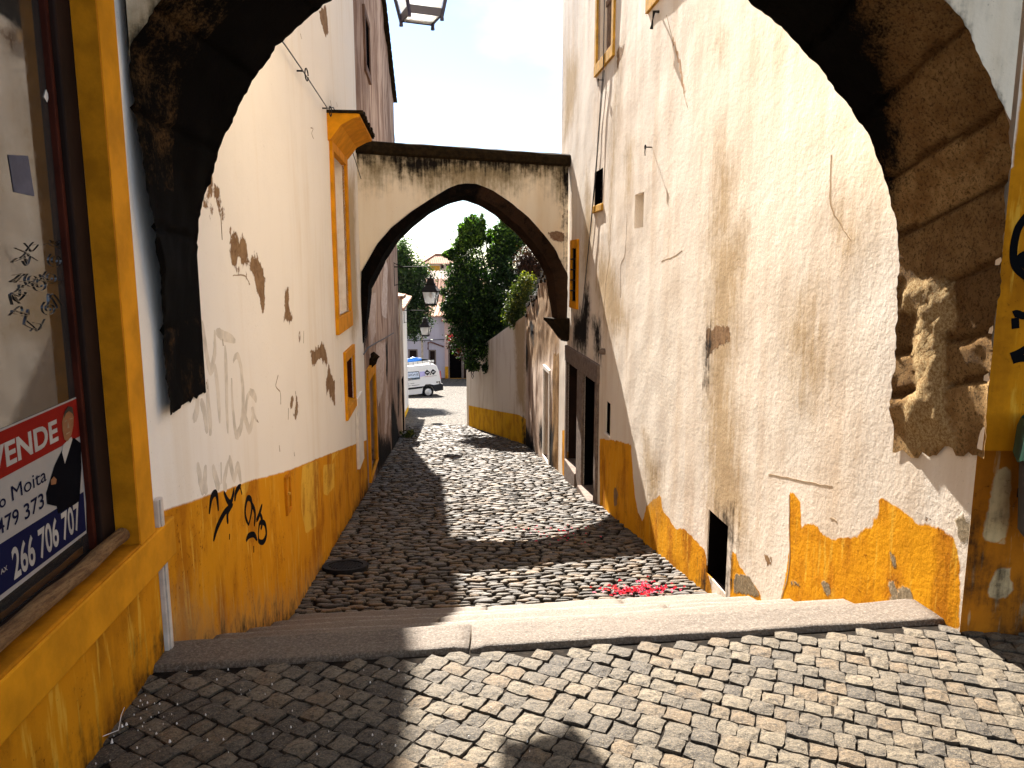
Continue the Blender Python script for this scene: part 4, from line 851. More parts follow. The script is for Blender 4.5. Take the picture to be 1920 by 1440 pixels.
for i in range(N_):
    for k in range(K_):
        t_ = k / (K_ - 1); x = Fr[i, 0] * (1 - t_) + Bk[i, 0] * t_; z = Fr[i, 1] * (1 - t_) + Bk[i, 1] * t_
        left = i < N_ * .3; right = x > 1.35
        y = (YF + (.10 * max(0, min(1, (1.9 - z) / .6)) if left else .07 * max(0, min(1, (2.2 - z) / .3)))) * (1 - t_) + YB * t_
        # inward direction
        cx_, cz_ = .2, max(.9, min(z, 1.5)); dx, dz = cx_ - x, cz_ - z; l = math.hypot(dx, dz); dx, dz = dx / l, dz / l
        if right and z < 2.1: sr_ = (np.array([x, y]) - WR.A) @ WR.e; plv = float(sdf(np.array([[sr_, z]]), [PATCH])[0])
        else: plv = -.4
        h = .016 * noise.noise(Vector((x * 2.2, y * 2.2, z * 2.2))) + .012 * noise.noise(Vector((x * 7, y * 7, z * 7)))
        if right and z < 2.5: h = .5 * h + .005 * noise.noise(Vector((x * 18, y * 18, z * 18))) - .004
        g = min(abs(i - j - 1.5 * noise.noise(Vector((y * 4, j, 0)))) for j in jo)
        if g < 1.3 and 0 < k and plv < 0: h -= .020 * (1.3 - g)
        if plv > 0: h += .007 * noise.noise(Vector((x * 42, y * 42, z * 42))) + .006 * noise.noise(Vector((x * 14, y * 14, z * 14))) + min(.016, plv * .25)
        if k in (0, K_ - 1): h = .011 * noise.noise(Vector((x * 11, y, z * 11))) + .009 * noise.noise(Vector((x * 34, y, z * 34)))
        x += dx * h; z += dz * h
        if left: x = max(x, Lx(max(y, 2.91)) + .012 - (.02 if k == 0 else 0)) if z < 2.2 else x
        if right and z < 1.9: x = min(x, Rx(y) - .006)
        if i > N_ - 6: z += (i - N_ + 6) * .012 * (noise.noise(Vector((y * 9, 3, 1))) + .3 * noise.noise(Vector((y * 31, 3, 1)))) * .9
        if i < 4: z += (4 - i) * .004 * noise.noise(Vector((y * 22, 8, 1)))
        vs.append((x, y, z))
        if right: s_ = -.55 + 1.0 * max(0, min(1, (z - 1.85) / .9)) + .75 * max(0, t_ - .35) * (1 if z > 1.7 else .2) - (0.5 * (1 - t_) if z > 1.9 else 0)
        else: s_ = .42 if not (left and t_ < .45 and z > 1.9) else .12
        if left and z < 1.35: s_ = .18
        soot.append(s_)  # shade under the arch is painted in together with the real crust
        plas.append(plv); blk.append(brnd[sum(1 for j in jo if j < i)] if g > .8 or plv > 0 else 1.15)
        if g < 1.6 and plv < 0: soot[-1] += .0
fs = [(i * K_ + k, i * K_ + k + 1, (i + 1) * K_ + k + 1, (i + 1) * K_ + k) for i in range(N_ - 1) for k in range(K_ - 1)]
me = bpy.data.meshes.new('arch_ring'); me.from_pydata(vs, [], fs)
for nm, dt in (('soot', soot), ('plas', plas), ('blk', blk)):
    a_ = me.attributes.new(nm, 'FLOAT', 'POINT'); a_.data.foreach_set('value', np.array(dt, np.float32))
me.polygons.foreach_set('use_smooth', np.ones(len(fs), bool)); me.update(); link_mesh('arch_ring', me, M['archstone'], ar)
# spandrel over the ring: front and back faces, closed on top
def spandrel(col, Y0, Y1, ztop):
    idx = [i for i in range(N_) if (Fr[i, 1] if col == 0 else Bk[i, 1]) > (2.1 if col == 0 else 1.7)]
    return idx
vsp, fsp = [], []; atr = {k: [] for k in MASKS}
i0 = next(i for i in range(N_) if Fr[i, 1] > 2.36); i1 = max(i for i in range(N_) if Fr[i, 1] > 2.14 and Fr[i, 0] > 1)
ZT = 4.6; NZ = 14
for i in range(i0, i1 + 1):
    for k in range(NZ + 1):
        t_ = k / NZ; x = Fr[i, 0]; z = Fr[i, 1] + (ZT - Fr[i, 1]) * t_ ** 1.6; vsp.append((vs[i * K_][0], YF + (0 if k else .0), z if k else vs[i * K_][2]))
        e = (ZT - Fr[i, 1]) * t_ ** 1.6
        atr['soot'].append(.10 - e * 3.0 if x < 0 else -.05 - e * 3); atr['stain'].append(.25 - e * 1.6 if x < 0 else -.2)
        for m in ('dado', 'dado2', 'peel', 'grey'): atr[m].append(-9)
n_ = i1 - i0 + 1
fsp = [(i * (NZ + 1) + k, (i + 1) * (NZ + 1) + k, (i + 1) * (NZ + 1) + k + 1, i * (NZ + 1) + k + 1) for i in range(n_ - 1) for k in range(NZ)]
b0 = len(vsp); j0 = next(i for i in range(N_) if Bk[i, 1] > 1.72); j1 = max(i for i in range(N_) if Bk[i, 1] > 1.66)
for i in range(j0, j1 + 1): vsp += [(vs[i * K_ + K_ - 1][0], YB, vs[i * K_ + K_ - 1][2]), (Bk[i, 0], YB, ZT)]
fsp += [(b0 + 2 * i, b0 + 2 * i + 1, b0 + 2 * i + 3, b0 + 2 * i + 2) for i in range(j1 - j0)]
b1 = len(vsp); vsp += [(-1.6, YF, ZT), (2.1, YF, ZT), (2.1, YB, ZT), (-1.6, YB, ZT)]; fsp.append((b1, b1 + 1, b1 + 2, b1 + 3))
me = bpy.data.meshes.new('spandrel_wall'); me.from_pydata(vsp, [], fsp)
for m in MASKS:
    a_ = me.attributes.new(m, 'FLOAT', 'POINT'); a_.data.foreach_set('value', np.array(atr[m] + [-9.] * (len(vsp) - len(atr[m])), np.float32))
me.update(); link_mesh('spandrel_wall', me, M['arch2'], ar)

# ------------------------------------------------------------------ pointed archway across the lane
WA = Wall((Lx(11.6) - .02, 11.6), (Rx(13.1) + .02, 13.1), 1); TH2 = .26
pa = thing('pointed_archway', 'pointed arch bridging the lane under a mossy coping, with dark rib', 'archway', (WA.pt(WA.len / 2, 0)[0], WA.pt(WA.len / 2, 0)[1], -2.1))
outer = WA.poly([(675, 655), (676, 600), (677, 510), (690, 487), (707, 457), (733, 427), (773, 395), (807, 373), (840, 353), (858, 346), (873, 344), (893, 345), (923, 357), (957, 380), (990, 407), (1017, 437), (1040, 467), (1057, 503), (1064, 515), (1063, 560), (1062, 615)])
innB = WA.poly([(680, 652), (692, 600), (698, 540), (707, 523), (725, 487), (747, 453), (773, 427), (807, 400), (840, 383), (860, 377.5), (870, 375.5), (880, 379), (900, 386), (927, 403), (967, 437), (993, 467), (1013, 497), (1023, 517), (1028, 553), (1034, 585), (1038, 615)], -TH2)
innF = WA.poly([(680, 652), (692, 600), (698, 540), (707, 523), (725, 487), (747, 453), (773, 427), (807, 400), (840, 383), (860, 377.5), (870, 375.5), (880, 379), (900, 386), (927, 403), (967, 437), (993, 467), (1013, 497), (1023, 517), (1028, 553), (1034, 585), (1038, 615)], 0)
NP = 110
O = resample(outer, NP); IB = resample(innB, NP)
IF = resample(innF, NP)
IFm = np.stack([(O[:, 0] * .35 + IF[:, 0] * .65), (O[:, 1] * .35 + IF[:, 1] * .65)], 1)
vs2 = []; soot2 = []
prof2 = []
for i in range(NP):
    row = []
    for t_ in (0, .33, .66, 1): p = O[i] * (1 - t_) + IFm[i] * t_; row.append((p, .02))
    for t_ in (.2, .4, .6, .8, 1): p = IFm[i] * (1 - t_) + IB[i] * t_; row.append((p, .02 - (TH2 + .02) * t_))
    g = min(abs(i - j) for j in range(8, NP, 9))
    for (p, d) in row:
        h = -.012 * max(0, 1 - g) + .012 * noise.noise(Vector((p[0] * 5, p[1] * 5, d * 5)))
        vs2.append(WA.pt(p[0], p[1], d + h)); soot2.append(.15 if O[i, 0] < WA.len * .55 else (-.02 if O[i, 0] < WA.len * .97 else -.1))
k2 = 9
fs2 = [(i * k2 + k, i * k2 + k + 1, (i + 1) * k2 + k + 1, (i + 1) * k2 + k) for i in range(NP - 1) for k in range(k2 - 1)]
me = bpy.data.meshes.new('arch_rib'); me.from_pydata(vs2, [], fs2)
a_ = me.attributes.new('soot', 'FLOAT', 'POINT'); a_.data.foreach_set('value', np.array(soot2, np.float32))
a_ = me.attributes.new('plas', 'FLOAT', 'POINT'); a_.data.foreach_set('value', np.full(len(vs2), -.4, np.float32))
me.update(); link_mesh('arch_rib', me, M['archstone2'], pa)
ztA = (WA.px(668, 293)[1] + WA.px(1072, 308)[1]) / 2
# wall above the rib: front and back sheets between rib and coping
vs3, fs3, V2 = [], [], []
nzr = 26
for i in range(NP):
    for k in range(nzr + 1):
        t_ = k / nzr; s_, z = O[i][0], O[i][1] + (ztA - O[i][1]) * t_; V2.append((s_, z)); vs3.append(WA.pt(s_, z, .008 * noise.noise(Vector((s_ * 2, z * 2, 1))) * (0 if k == 0 else 1)))
fs3 = [(i * (nzr + 1) + k, (i + 1) * (nzr + 1) + k, (i + 1) * (nzr + 1) + k + 1, i * (nzr + 1) + k + 1) for i in range(NP - 1) for k in range(nzr)]
b_ = len(vs3)
for i in range(NP): vs3 += [WA.pt(IB[i][0], IB[i][1], -TH2), WA.pt(IB[i][0], ztA, -TH2)]
fs3 += [(b_ + 2 * i, b_ + 2 * i + 1, b_ + 2 * i + 3, b_ + 2 * i + 2) for i in range(NP - 1)]
me = bpy.data.meshes.new('wall'); me.from_pydata(vs3, [], fs3); V2 = np.array(V2)
zA = zt(640, 240, 3)
mk = {k: np.full(len(vs3), -9., np.float32) for k in MASKS}
mk['stain'][:len(V2)] = .12 + sdf(V2, [WA.poly(zA((80, 160), (1300, 200), (1290, 330), (1230, 330), (1200, 220), (1010, 235), (960, 300), (880, 300), (780, 330), (640, 290), (500, 310), (440, 270), (330, 235), (250, 220), (210, 270), (160, 240), (140, 180)))])
mk['soot'][:len(V2)] = .05 + sdf(V2, [WA.poly(zA((80, 140), (1300, 190), (1300, 215), (1000, 215), (880, 225), (700, 215), (560, 230), (480, 250), (340, 230), (280, 180), (80, 170))), WA.poly(zA((1255, 200), (1300, 200), (1295, 800), (1275, 800), (1270, 400), (1230, 260)))]) - .04
mk['peel'][:len(V2)] = sdf(V2, [WA.poly(zA((1170, 590), (1260, 580), (1250, 640), (1200, 640), (1180, 615))), WA.poly(zA((1235, 485), (1258, 485), (1255, 510), (1240, 510)))])
for k in MASKS:
    a_ = me.attributes.new(k, 'FLOAT', 'POINT'); a_.data.foreach_set('value', mk[k])
me.update(); link_mesh('wall', me, M['arch2'], pa)
mb = MB(); pr = [(.06, 0), (.085, .03), (.085, .12), (.05, .18), (-.05, .21), (-TH2 + .05, .21), (-TH2 - .05, .16), (-TH2 - .06, .0)]; ns_ = 40; vv = []
for i in range(ns_ + 1):
    s_ = -.03 + (WA.len + .06) * i / ns_
    for d, h in pr: vv.append(WA.pt(s_, ztA + h + .012 * noise.noise(Vector((s_ * 3, d * 9, h * 9))), d + .012 * noise.noise(Vector((s_ * 4, h * 8, 4)))))
m_ = len(pr); mb.add(vv, [(i * m_ + k, i * m_ + (k + 1) % m_, (i + 1) * m_ + (k + 1) % m_, (i + 1) * m_ + k) for i in range(ns_) for k in range(m_)] + [tuple(range(m_)), tuple(ns_ * m_ + k for k in range(m_))])
mb.build('coping', M['moss'], pa)
# carved corbel under the right springing
cs, cz2 = WA.px(1052, 604); mb = MB(); vv = []
sw = [(.0, -.36, .02), (.05, -.30, .06), (.12, -.16, .11), (.20, -.02, .16), (.24, .03, .17), (.24, .07, .17)]
cxs = WA.len + .02
for (w_, h, hw_) in sw:
    for a, d in ((0, 0.10), (0, -.36), (-w_ * 1.55, -.36 + .05), (-w_ * 1.55, .10)): vv.append(WA.pt(cxs + a, cz2 + h, d))
mb.add(vv, [(i * 4 + k, i * 4 + (k + 1) % 4, (i + 1) * 4 + (k + 1) % 4, (i + 1) * 4 + k) for i in range(len(sw) - 1) for k in range(4)] + [(0, 1, 2, 3), tuple(range(len(vv) - 4, len(vv)))])
me_o = mb.build('corbel', M['moss'], pa, bevel=.02)
# ------------------------------------------------------------------ weathered house beyond the arch, left
WB = Wall((Lx(11.76) + .0, 11.76), (Lx(22.7), 22.7), 1)
bh = thing('weathered_house', 'brown weather-stained tall house beyond the pointed arch on the left', 'house', (WB.pt(0, 0)[0], 11.8, -2))
zB = zt(660, 640, 5.54)
dr = WB.rect(zB((158, 400), (232, 312), (235, 1310), (185, 1370))); uw = WB.rect([(681, 30), (690, 55), (690, 140), (683, 120)])
brk = [zB((250, 20), (360, 0), (330, 250), (320, 500), (280, 700), (262, 560), (255, 330)), zB((355, 420), (375, 520), (385, 640), (350, 1000), (335, 1030), (345, 700)), zB((400, 640), (412, 760), (405, 890), (395, 860)), [(748, 520), (753, 560), (751, 640), (746, 600)], zB((330, 1100), (345, 1130), (338, 1240), (330, 1200)), [(690, 560), (705, 545), (706, 620), (694, 655)], [(722, 480), (728, 500), (724, 600), (716, 590)]]
drk = [zB((415, 620), (430, 600), (470, 830), (500, 1000), (530, 1180), (410, 1230)), zB((470, 390), (492, 380), (490, 780), (475, 760)), zB((350, 0), (372, 0), (370, 380), (355, 400)), zB((240, 940), (330, 1000), (400, 1010), (400, 1260), (250, 1420)), [(676, 505), (690, 505), (690, 640), (678, 655)]]
def topB(s):
    Y = 11.76 + s * (22.7 - 11.76) / WB.len; return 6.3 + .31 * (22.7 - max(Y, 16.5)) - .12 * max(0, 16.5 - Y)
uwz = (uw[0], uw[1], uw[2], min(uw[3], 8.0))
wall_grid('wall', WB, -4.6, 10, [(*dr, .22, False)], dict(peel=[WB.poly(p) for p in brk], soot=[WB.poly(p) for p in drk], dado=[], stain=[]), M['brown'], bh, step=.07, zfine=3.0, coarse=.3, lump=.03, top=topB, depth=4)
f = surround('door_surround', WB, dr, .17, .04, bh, M['ochre'], bottom=.05, topw=.22); mb = MB(); mb.wbox(WB, dr[0], dr[1], dr[2], dr[3], -.25, -.20)
for k in range(4): mb.wbox(WB, dr[0] + .08, dr[1] - .08, dr[2] + .15 + k * .5, dr[2] + .55 + k * .5, -.20, -.185)
dl_ = mb.build('door', M['door_brown'], bh); mb = MB(); mb.lathe(WB.pt(dr[0] + .12, dr[2] + 1.0, -.17), [(0, -.03), (.03, -.03), (.03, .03), (0, .03)], n=10); mb.build('handle', M['yellow'], dl_)
f = surround('window_surround', WB, uwz, .12, .04, bh, simple('brown_surround', (.16, .09, .06), .9, .2)); mb = MB(); mb.wbox(WB, uwz[0], uwz[1], uwz[2], uwz[3], .0, .022); mb.build('pane', M['void'], f)
# verge tiles along the sloping top
mb = MB(); nV_ = 60
for i in range(nV_):
    s0 = WB.len * i / nV_; s1 = WB.len * (i + 1.25) / nV_; z0_, z1_ = topB(s0), topB(s1)
    mb.hexa([WB.pt(s0, z0_ + .0, -.6), WB.pt(s1, z1_ + .0, -.6), WB.pt(s1, z1_ + .0, .09 + .02 * (i % 2)), WB.pt(s0, z0_ + .0, .09 + .02 * (i % 2)), WB.pt(s0, z0_ + .11, -.6), WB.pt(s1, z1_ + .06, -.6), WB.pt(s1, z1_ + .06, .09), WB.pt(s0, z0_ + .11, .09)])
mb.build('verge_tiles', M['moss'], bh)
# carved stone head / broken bracket over the door, cable
s, z = WB.px(692, 672); o = thing('stone_bracket', 'broken stone bracket stub above the ochre framed door', 'bracket', WB.pt(s, z)); mb = MB()
mb.tube([WB.pt(s, z - .14, .0), WB.pt(s, z - .06, .06), WB.pt(s + .05, z + .02, .10), WB.pt(s + .08, z + .08, .05)], [.05, .07, .08, .04], 7); mb.build('stone', M['moss'], o)
pts = [WB.px(x, y, .05) for x, y in ((682, 664), (690, 652), (705, 643), (722, 634), (738, 624))]; o = thing('looped_wire', 'looping wire strung on the weathered wall beside the ochre door', 'wire', WB.pt(*pts[0], .05)); mb = MB(); mb.tube([WB.pt(s, z, .05) for s, z in pts], .010, 6); mb.build('wire', M['cable'], o)
# ------------------------------------------------------------------ next houses on the left
WC = Wall((Lx(22.72) + .03, 22.72), (Lx(24.3) + .05, 24.3), 1)
ho_ = thing('narrow_house', 'narrow stained house end with dark doorway past the brown house', 'house', WC.pt(0, -3.6)); WCm = M['stained']
wall_grid('wall', WC, -5, .6, [], dict(soot=[WC.poly([(736, 765), (742, 770), (752, 860), (735, 870)])]), WCm, ho_, step=.1, lump=.02, depth=4)
mb = MB(); mb.wbox(WC, .25, 1.0, -3.85, -1.9, -.05, .012); mb.build('door', M['void'], ho_)
mb = MB(); mb.wbox(WC, -.05, WC.len + .05, .602, .70, -4, .12); mb.build('roof', M['tile'], ho_)
WD = Wall((Lx(24.31) - .16, 24.31), (Lx(34) - .22, 34), 1)
ho_ = thing('white_corner_house', 'low white corner house at the end of the left row', 'house', WD.pt(0, -4))
wall_grid('wall', WD, -6, .15, [(2.2, 3.1, -3.9, -2.0, .2, False)], dict(dado=[[(-1, -7), (11, -7), (11, -4.9), (-1, -3.5)]]), M['garden'], ho_, step=.15, lump=.01, depth=6)
mb = MB(); mb.wbox(WD, 2.2, 3.1, -3.9, -2.0, -.22, -.18); mb.build('door', M['door_brown'], ho_)
mb = MB(); mb.prism([WD.pt(0, .152, .25), WD.pt(0, .24, .25), WD.pt(0, 1.1, -3), WD.pt(0, .24, -6.2), WD.pt(0, .152, -6.2)], (WD.e[0] * WD.len, WD.e[1] * WD.len, 0)); mb.build('roof', M['tile'], ho_)
# ------------------------------------------------------------------ stained low house on the right past the arch, then garden wall
WF = Wall((Rx(14.02), 14.02), (Rx(19.3), 19.3), -1)
sh_ = thing('stained_house', 'low stained house with black streaks and crumbling top beyond the arch', 'house', WF.pt(0, -2.4))
zF = zt(720, 580, 5.143); zF2 = zt(980, 400, 2.4)
dF = WF.rect(zF2((100, 700), (124, 725), (118, 1110), (96, 1095)))
wA_ = [zF((1640, 420), (1720, 440), (1715, 1200), (1650, 1200)), zF2((140, 640), (176, 650), (170, 1200), (125, 1180))]
blk = [zF2((30, 380), (50, 430), (46, 590), (35, 560)), zF2((0, 930), (20, 960), (55, 1040), (60, 1110), (0, 1110)), zF2((76, 945), (90, 950), (90, 1080), (78, 1060)), zF2((60, 270), (75, 330), (72, 420)), zF2((10, 560), (24, 600), (22, 700), (8, 720)), zF2((118, 960), (142, 960), (136, 1180), (120, 1180))]
def topF(s): return 2.0 - .30 * s + .12 * math.sin(s * 3.1) + .08 * math.sin(s * 9 + 1)
wall_grid('wall', WF, -4.2, 2.2, [(*dF, .2, False)], dict(peel=[WF.poly(p) for p in wA_], soot=[WF.poly(p) for p in blk], stain=[[(0, 0), (5.3, -1), (5.3, 1.5), (0, 2.5)]]), plaster('streaked_plaster', (.70, .56, .45), (.24, .15, .10), amp=.06, bump=.7, pit=1., streak=(.44, .62), peel=(.22, .12, .045), peel2=(.34, .2, .08), stain=(.30, .17, .06), grain=50), sh_, step=.06, zfine=.0, coarse=.08, lump=.03, top=topF, depth=2.5)
f = surround('door_surround', WF, dF, .09, .03, sh_, M['white'], bottom=.12); mb = MB(); mb.wbox(WF, dF[0], dF[1], dF[2], dF[3], -.23, -.18); mb.build('door', M['door_brown'], sh_)
mb = MB()
for i in range(24):
    s0 = WF.len * i / 24; mb.wbox(WF, s0, s0 + WF.len / 24 - .01, topF(s0 + .1) - .06, topF(s0 + .1) + .015 + .02 * random.random(), -2.5, .03 + .02 * random.random())
mb.build('coping', M['moss'], sh_)
WG = Wall((.364, 19.32), (-1.55, 26.2), -1)
gw = thing('garden_wall', 'white garden wall with yellow base curving out below the dark tree', 'wall', WG.pt(0, -3.1))
gd = WG.poly([(975, 778), (930, 770), (880, 760)])
wall_grid('wall', WG, -5, 0.5, [], dict(dado=[gd + [(9, gd[-1][1]), (9, -6), (-1, -6), (-1, gd[0][1])]], stain=[[(0, 0.6), (1.2, .5), (.8, -2), (0, -2.4)]], soot=[[(-.1, -3), (.25, -2.4), (.3, -3.4), (-.1, -3.6)]]), M['garden'], gw, step=.1, zfine=-1., coarse=.2, lump=.03, top=lambda s: .35 - .26 * s, depth=.4)
WG2 = Wall((-1.55, 26.2), (4, 27.5), 1)
wall_grid('return_wall', WG2, -5.2, -1.5, [], dict(dado=[[(-1, -6), (9, -6), (9, -3.1), (-1, -3.1)]]), M['garden'], gw, step=.2, lump=.01, depth=.4)

# ------------------------------------------------------------------ lanterns
def make_lantern(loc, ang_arm, arm, label, mat):
    L_ = thing('wall_lantern', label, 'lantern', (0, 0, 0), 'iron lanterns on wall brackets')
    mb = MB(); e = .16; z0_, z1_ = 0., .38; r0, r1 = .125, .20
    for k in range(4):
        a = math.pi / 4 + k * math.pi / 2; c, s_ = math.cos(a), math.sin(a)
        mb.tube([(r0 * 1.414 * c, r0 * 1.414 * s_, z0_ - .03), (r0 * 1.414 * c, r0 * 1.414 * s_, z0_), (r1 * 1.414 * c, r1 * 1.414 * s_, z1_)], [.016, .014, .014], 6)
        a2 = a + math.pi / 2; c2_, s2_ = math.cos(a2), math.sin(a2)
        for r_, z_, h_ in ((r0, 0.0, .055), (r1, z1_ - .01, .04)):
            q = [(r_ * 1.414 * c, r_ * 1.414 * s_), (r_ * 1.414 * c2_, r_ * 1.414 * s2_)]; g = .985
            mb.hexa([(q[0][0], q[0][1], z_), (q[1][0], q[1][1], z_), (q[1][0] * .9, q[1][1] * .9, z_), (q[0][0] * .9, q[0][1] * .9, z_), (q[0][0] * 1.04, q[0][1] * 1.04, z_ + h_), (q[1][0] * 1.04, q[1][1] * 1.04, z_ + h_), (q[1][0] * .92, q[1][1] * .92, z_ + h_), (q[0][0] * .92, q[0][1] * .92, z_ + h_)])
    mb.build('frame', mat, L_)
    mb = MB(); mb.frustum((0, 0), .32, .15, .40, .56, 4); mb.frustum((0, 0), .16, .17, .56, .60, 4); mb.frustum((0, 0), .13, .10, .60, .72, 4); mb.frustum((0, 0), .14, .14, .72, .745, 4); mb.frustum((0, 0), .03, .015, .745, .83, 8); mb.build('roof', mat, L_)
    for k in range(4):
        a = math.pi / 4 + k * math.pi / 2; a2 = a + math.pi / 2; f_ = 1.36
        P = [(r0 * f_ * math.cos(a), r0 * f_ * math.sin(a), .05), (r0 * f_ * math.cos(a2), r0 * f_ * math.sin(a2), .05), (r1 * f_ * math.cos(a2), r1 * f_ * math.sin(a2), z1_), (r1 * f_ * math.cos(a), r1 * f_ * math.sin(a), z1_)]
        mb = MB(); nm = (math.cos((a + a2) / 2) * -.006, math.sin((a + a2) / 2) * -.006, 0); mb.prism(P, nm); mb.build('glass_pane', M['lampglass'], L_)
    mb = MB(); mb.box(-.105, .105, -.105, .105, .004, .012); mb.build('base_pane', M['lampglass'], L_)
    mb = MB(); mb.lathe((0, 0, .30), [(.0, -.10), (.04, -.08), (.055, 0), (.03, .06), (.02, .10)], n=10); mb.build('bulb', M['white'], L_)
    mb = MB(); top = 1.02; mb.tube([(0, 0, .82), (.03, 0, .87), (0, 0, .93), (-.02, 0, .98), (0, 0, top)], .010, 6); mb.tube([(0, 0, top - .01), (-.04, 0, top + .02), (-arm, 0, top + .02)], .016, 8); mb.tube([(-arm * .75, 0, top + .02), (-arm, 0, top + .12)], .010, 6)
    br_ = mb.build('bracket', mat, L_)
    mb = MB(); mb.tube([(-arm + .02 + .0, 0, top - .05 - .42), (-arm + .18, 0, top - .45)] + [(-arm + .16 + (.13 - .0085 * k) * math.sin(k * .5), 0, top - .32 - (.13 - .0085 * k) * math.cos(k * .5)) for k in range(14)], .012, 6); mb.tube([(-arm, 0, top - .5), (-arm, 0, top + .15)], .014, 6); mb.build('scroll', mat, br_)
    L_.location = loc; L_.rotation_euler = (0, 0, ang_arm); return L_
p = onY(790, 44, 6.0); a1 = math.radians(-8)
make_lantern(p + np.array([0, 0, .03]), math.radians(22), p[0] - Lx(6.0) + .25, 'navy iron lantern hanging nearest overhead at the top of the view', M['navy'])
p = onY(808, 573, 20.4); make_lantern(p, math.radians(-6), p[0] - Lx(20.4) - .0, 'black iron lantern on a scrolled bracket seen through the pointed arch', M['iron'])
p = onY(798, 630, 30.5); make_lantern(p, math.radians(-6), p[0] - Lx(30.5) + .2, 'smaller black iron lantern farther down, just above the white van', M['iron'])

# ------------------------------------------------------------------ white van
van = thing('white_van', 'white panel van with roof rack, black bumper and diamond emblems', 'van', (0, 0, 0))
VW = simple('van_white', (.80, .78, .74), .3, .5, var=.03, scale=2); BLK = simple('black_plastic', (.012, .012, .013), .55, .3); TY = simple('tyre_rubber', (.012, .012, .012), .9, .1); GLS = simple('van_glass', (.02, .022, .026), .08, .8, var=.1)
prof = [(0.02, .30), (.0, .55), (-.02, .95), (-.09, 1.45), (-.16, 1.68), (-.30, 1.80), (-.6, 1.83), (-2.2, 1.84), (-2.55, 1.78), (-3.12, 1.22), (-3.75, 1.02), (-3.97, .80), (-4.02, .45), (-3.95, .27), (-3.72, .25), (-3.70, .40), (-3.60, .60), (-3.40, .68), (-3.20, .60), (-3.10, .40), (-3.08, .25), (-1.12, .25), (-1.10, .40), (-1.0, .62), (-.78, .70), (-.56, .62), (-.46, .40), (-.44, .30)]
mb = MB(); n = len(prof)
def yv(z): return .0 + (.10 * max(0, (z - .95) / .85) ** 1.4)
vv = [(x, yv(z), z) for x, z in prof] + [(x, 1.70 - yv(z), z) for x, z in prof]
mb.add(vv, [tuple(range(n)), tuple(range(2 * n - 1, n - 1, -1))] + [(i, (i + 1) % n, n + (i + 1) % n, n + i) for i in range(n)]); mb.build('body', VW, van, bevel=.035)
def side(name, poly, d, mat, parent, th=.012, bev=0):
    mb = MB(); P = [(x, yv(z) - d, z) for x, z in poly]; mb.prism(P, (0, th + d, 0)); return mb.build(name, mat, parent, bevel=bev)
WBL = simple('printed_window_film', (.42, .50, .78), .3, .4, var=.1); PUR = simple('printed_purple', (.48, .44, .74), .35, .4, var=.15, scale=4)
w1 = side('side_window', [(-1.18, 1.08), (-1.2, 1.50), (-2.02, 1.53), (-2.05, 1.12), (-1.98, 1.05)], .008, GLS, van); side('window_film', [(-1.22, 1.18), (-1.23, 1.46), (-1.98, 1.49), (-2.0, 1.20)], .012, simple('film_pale', (.66, .74, .92), .4, .3, var=.3, scale=14), w1)
for k in range(9): side('film_lettering', [(-1.28 - k * .078, 1.27 + .02 * (k % 3)), (-1.28 - k * .078, 1.40 - .015 * (k % 2)), (-1.31 - k * .078, 1.40 - .015 * (k % 2)), (-1.31 - k * .078, 1.27 + .02 * (k % 3))], .016, BLK, w1)
side('printed_panel', [(-.86, 1.22), (-.87, 1.46), (-1.16, 1.47), (-1.16, 1.18)], .006, PUR, van)
side('cab_window', [(-2.28, 1.03), (-2.26, 1.44), (-2.34, 1.52), (-2.62, 1.52), (-3.0, 1.18), (-3.02, 1.03)], .008, GLS, van)
def dia(cx, cz, r, mat, d): return side('diamond_emblem', [(cx - r, cz), (cx, cz + r), (cx + r, cz), (cx, cz - r)], d, mat, van)
for cx in (-.74, -.40):
    e_ = dia(cx, 1.38, .165, BLK, .008); side('emblem_bar', [(cx - .07, 1.36), (cx - .07, 1.40), (cx + .07, 1.40), (cx + .07, 1.36)], .012, VW, e_)
dia(-.57, 1.28, .05, BLK, .008)
RDT = simple('faded_red_print', (.45, .14, .12), .5); GRY = simple('grey_print', (.10, .09, .08), .5)
for k in range(10): side('small_lettering', [(-.90 + k * .068, 1.155), (-.90 + k * .068, 1.175), (-.86 + k * .068, 1.18), (-.86 + k * .068, 1.155)], .006, RDT if k < 6 else GRY, van)
for k in range(14):
    x = -2.0 + k * .055
    if k != 5: side('small_lettering', [(x, .745 + .0 * k), (x, .775), (x + .04, .775), (x + .04, .745)], .006, GRY, van)
    if k < 9 and k != 4: side('small_lettering', [(x, .86), (x, .885), (x + .04, .885), (x + .04, .86)], .006, GRY, van)
for k in range(3): side('round_sticker', [(-.24 + k * .12 + .05 * math.cos(a), .80 + .05 * math.sin(a)) for a in np.linspace(0, 6.28, 9)[:-1]] if k < 2 else [(-.16, .70), (-.10, .76), (-.04, .70)], .006, GRY, van)
side('side_moulding', [(-1.12, .56), (-.98, .66), (-3.0, .66), (-3.0, .55)], .03, BLK, van, bev=.008)
side('rear_wheel_arch', [(-1.10, .32), (-1.06, .60), (-.9, .74), (-.66, .74), (-.44, .66), (.02, .70), (.05, .36), (-.38, .28), (-.46, .40), (-.56, .60), (-.78, .68), (-1.0, .60)], .02, BLK, van, bev=.008)
mb = MB(); mb.box(-.25, .08, -.03, 1.73, .32, .68); mb.build('bumper', BLK, van, bevel=.03)
side('door_handle', [(-2.2, .86), (-2.2, .90), (-2.36, .90), (-2.36, .86)], .03, BLK, van); mb = MB(); mb.box(-.02, .03, .02, .12, .95, 1.4); mb.build('tail_light', simple('red_lens', (.35, .01, .01), .2, .6), van, bevel=.01)
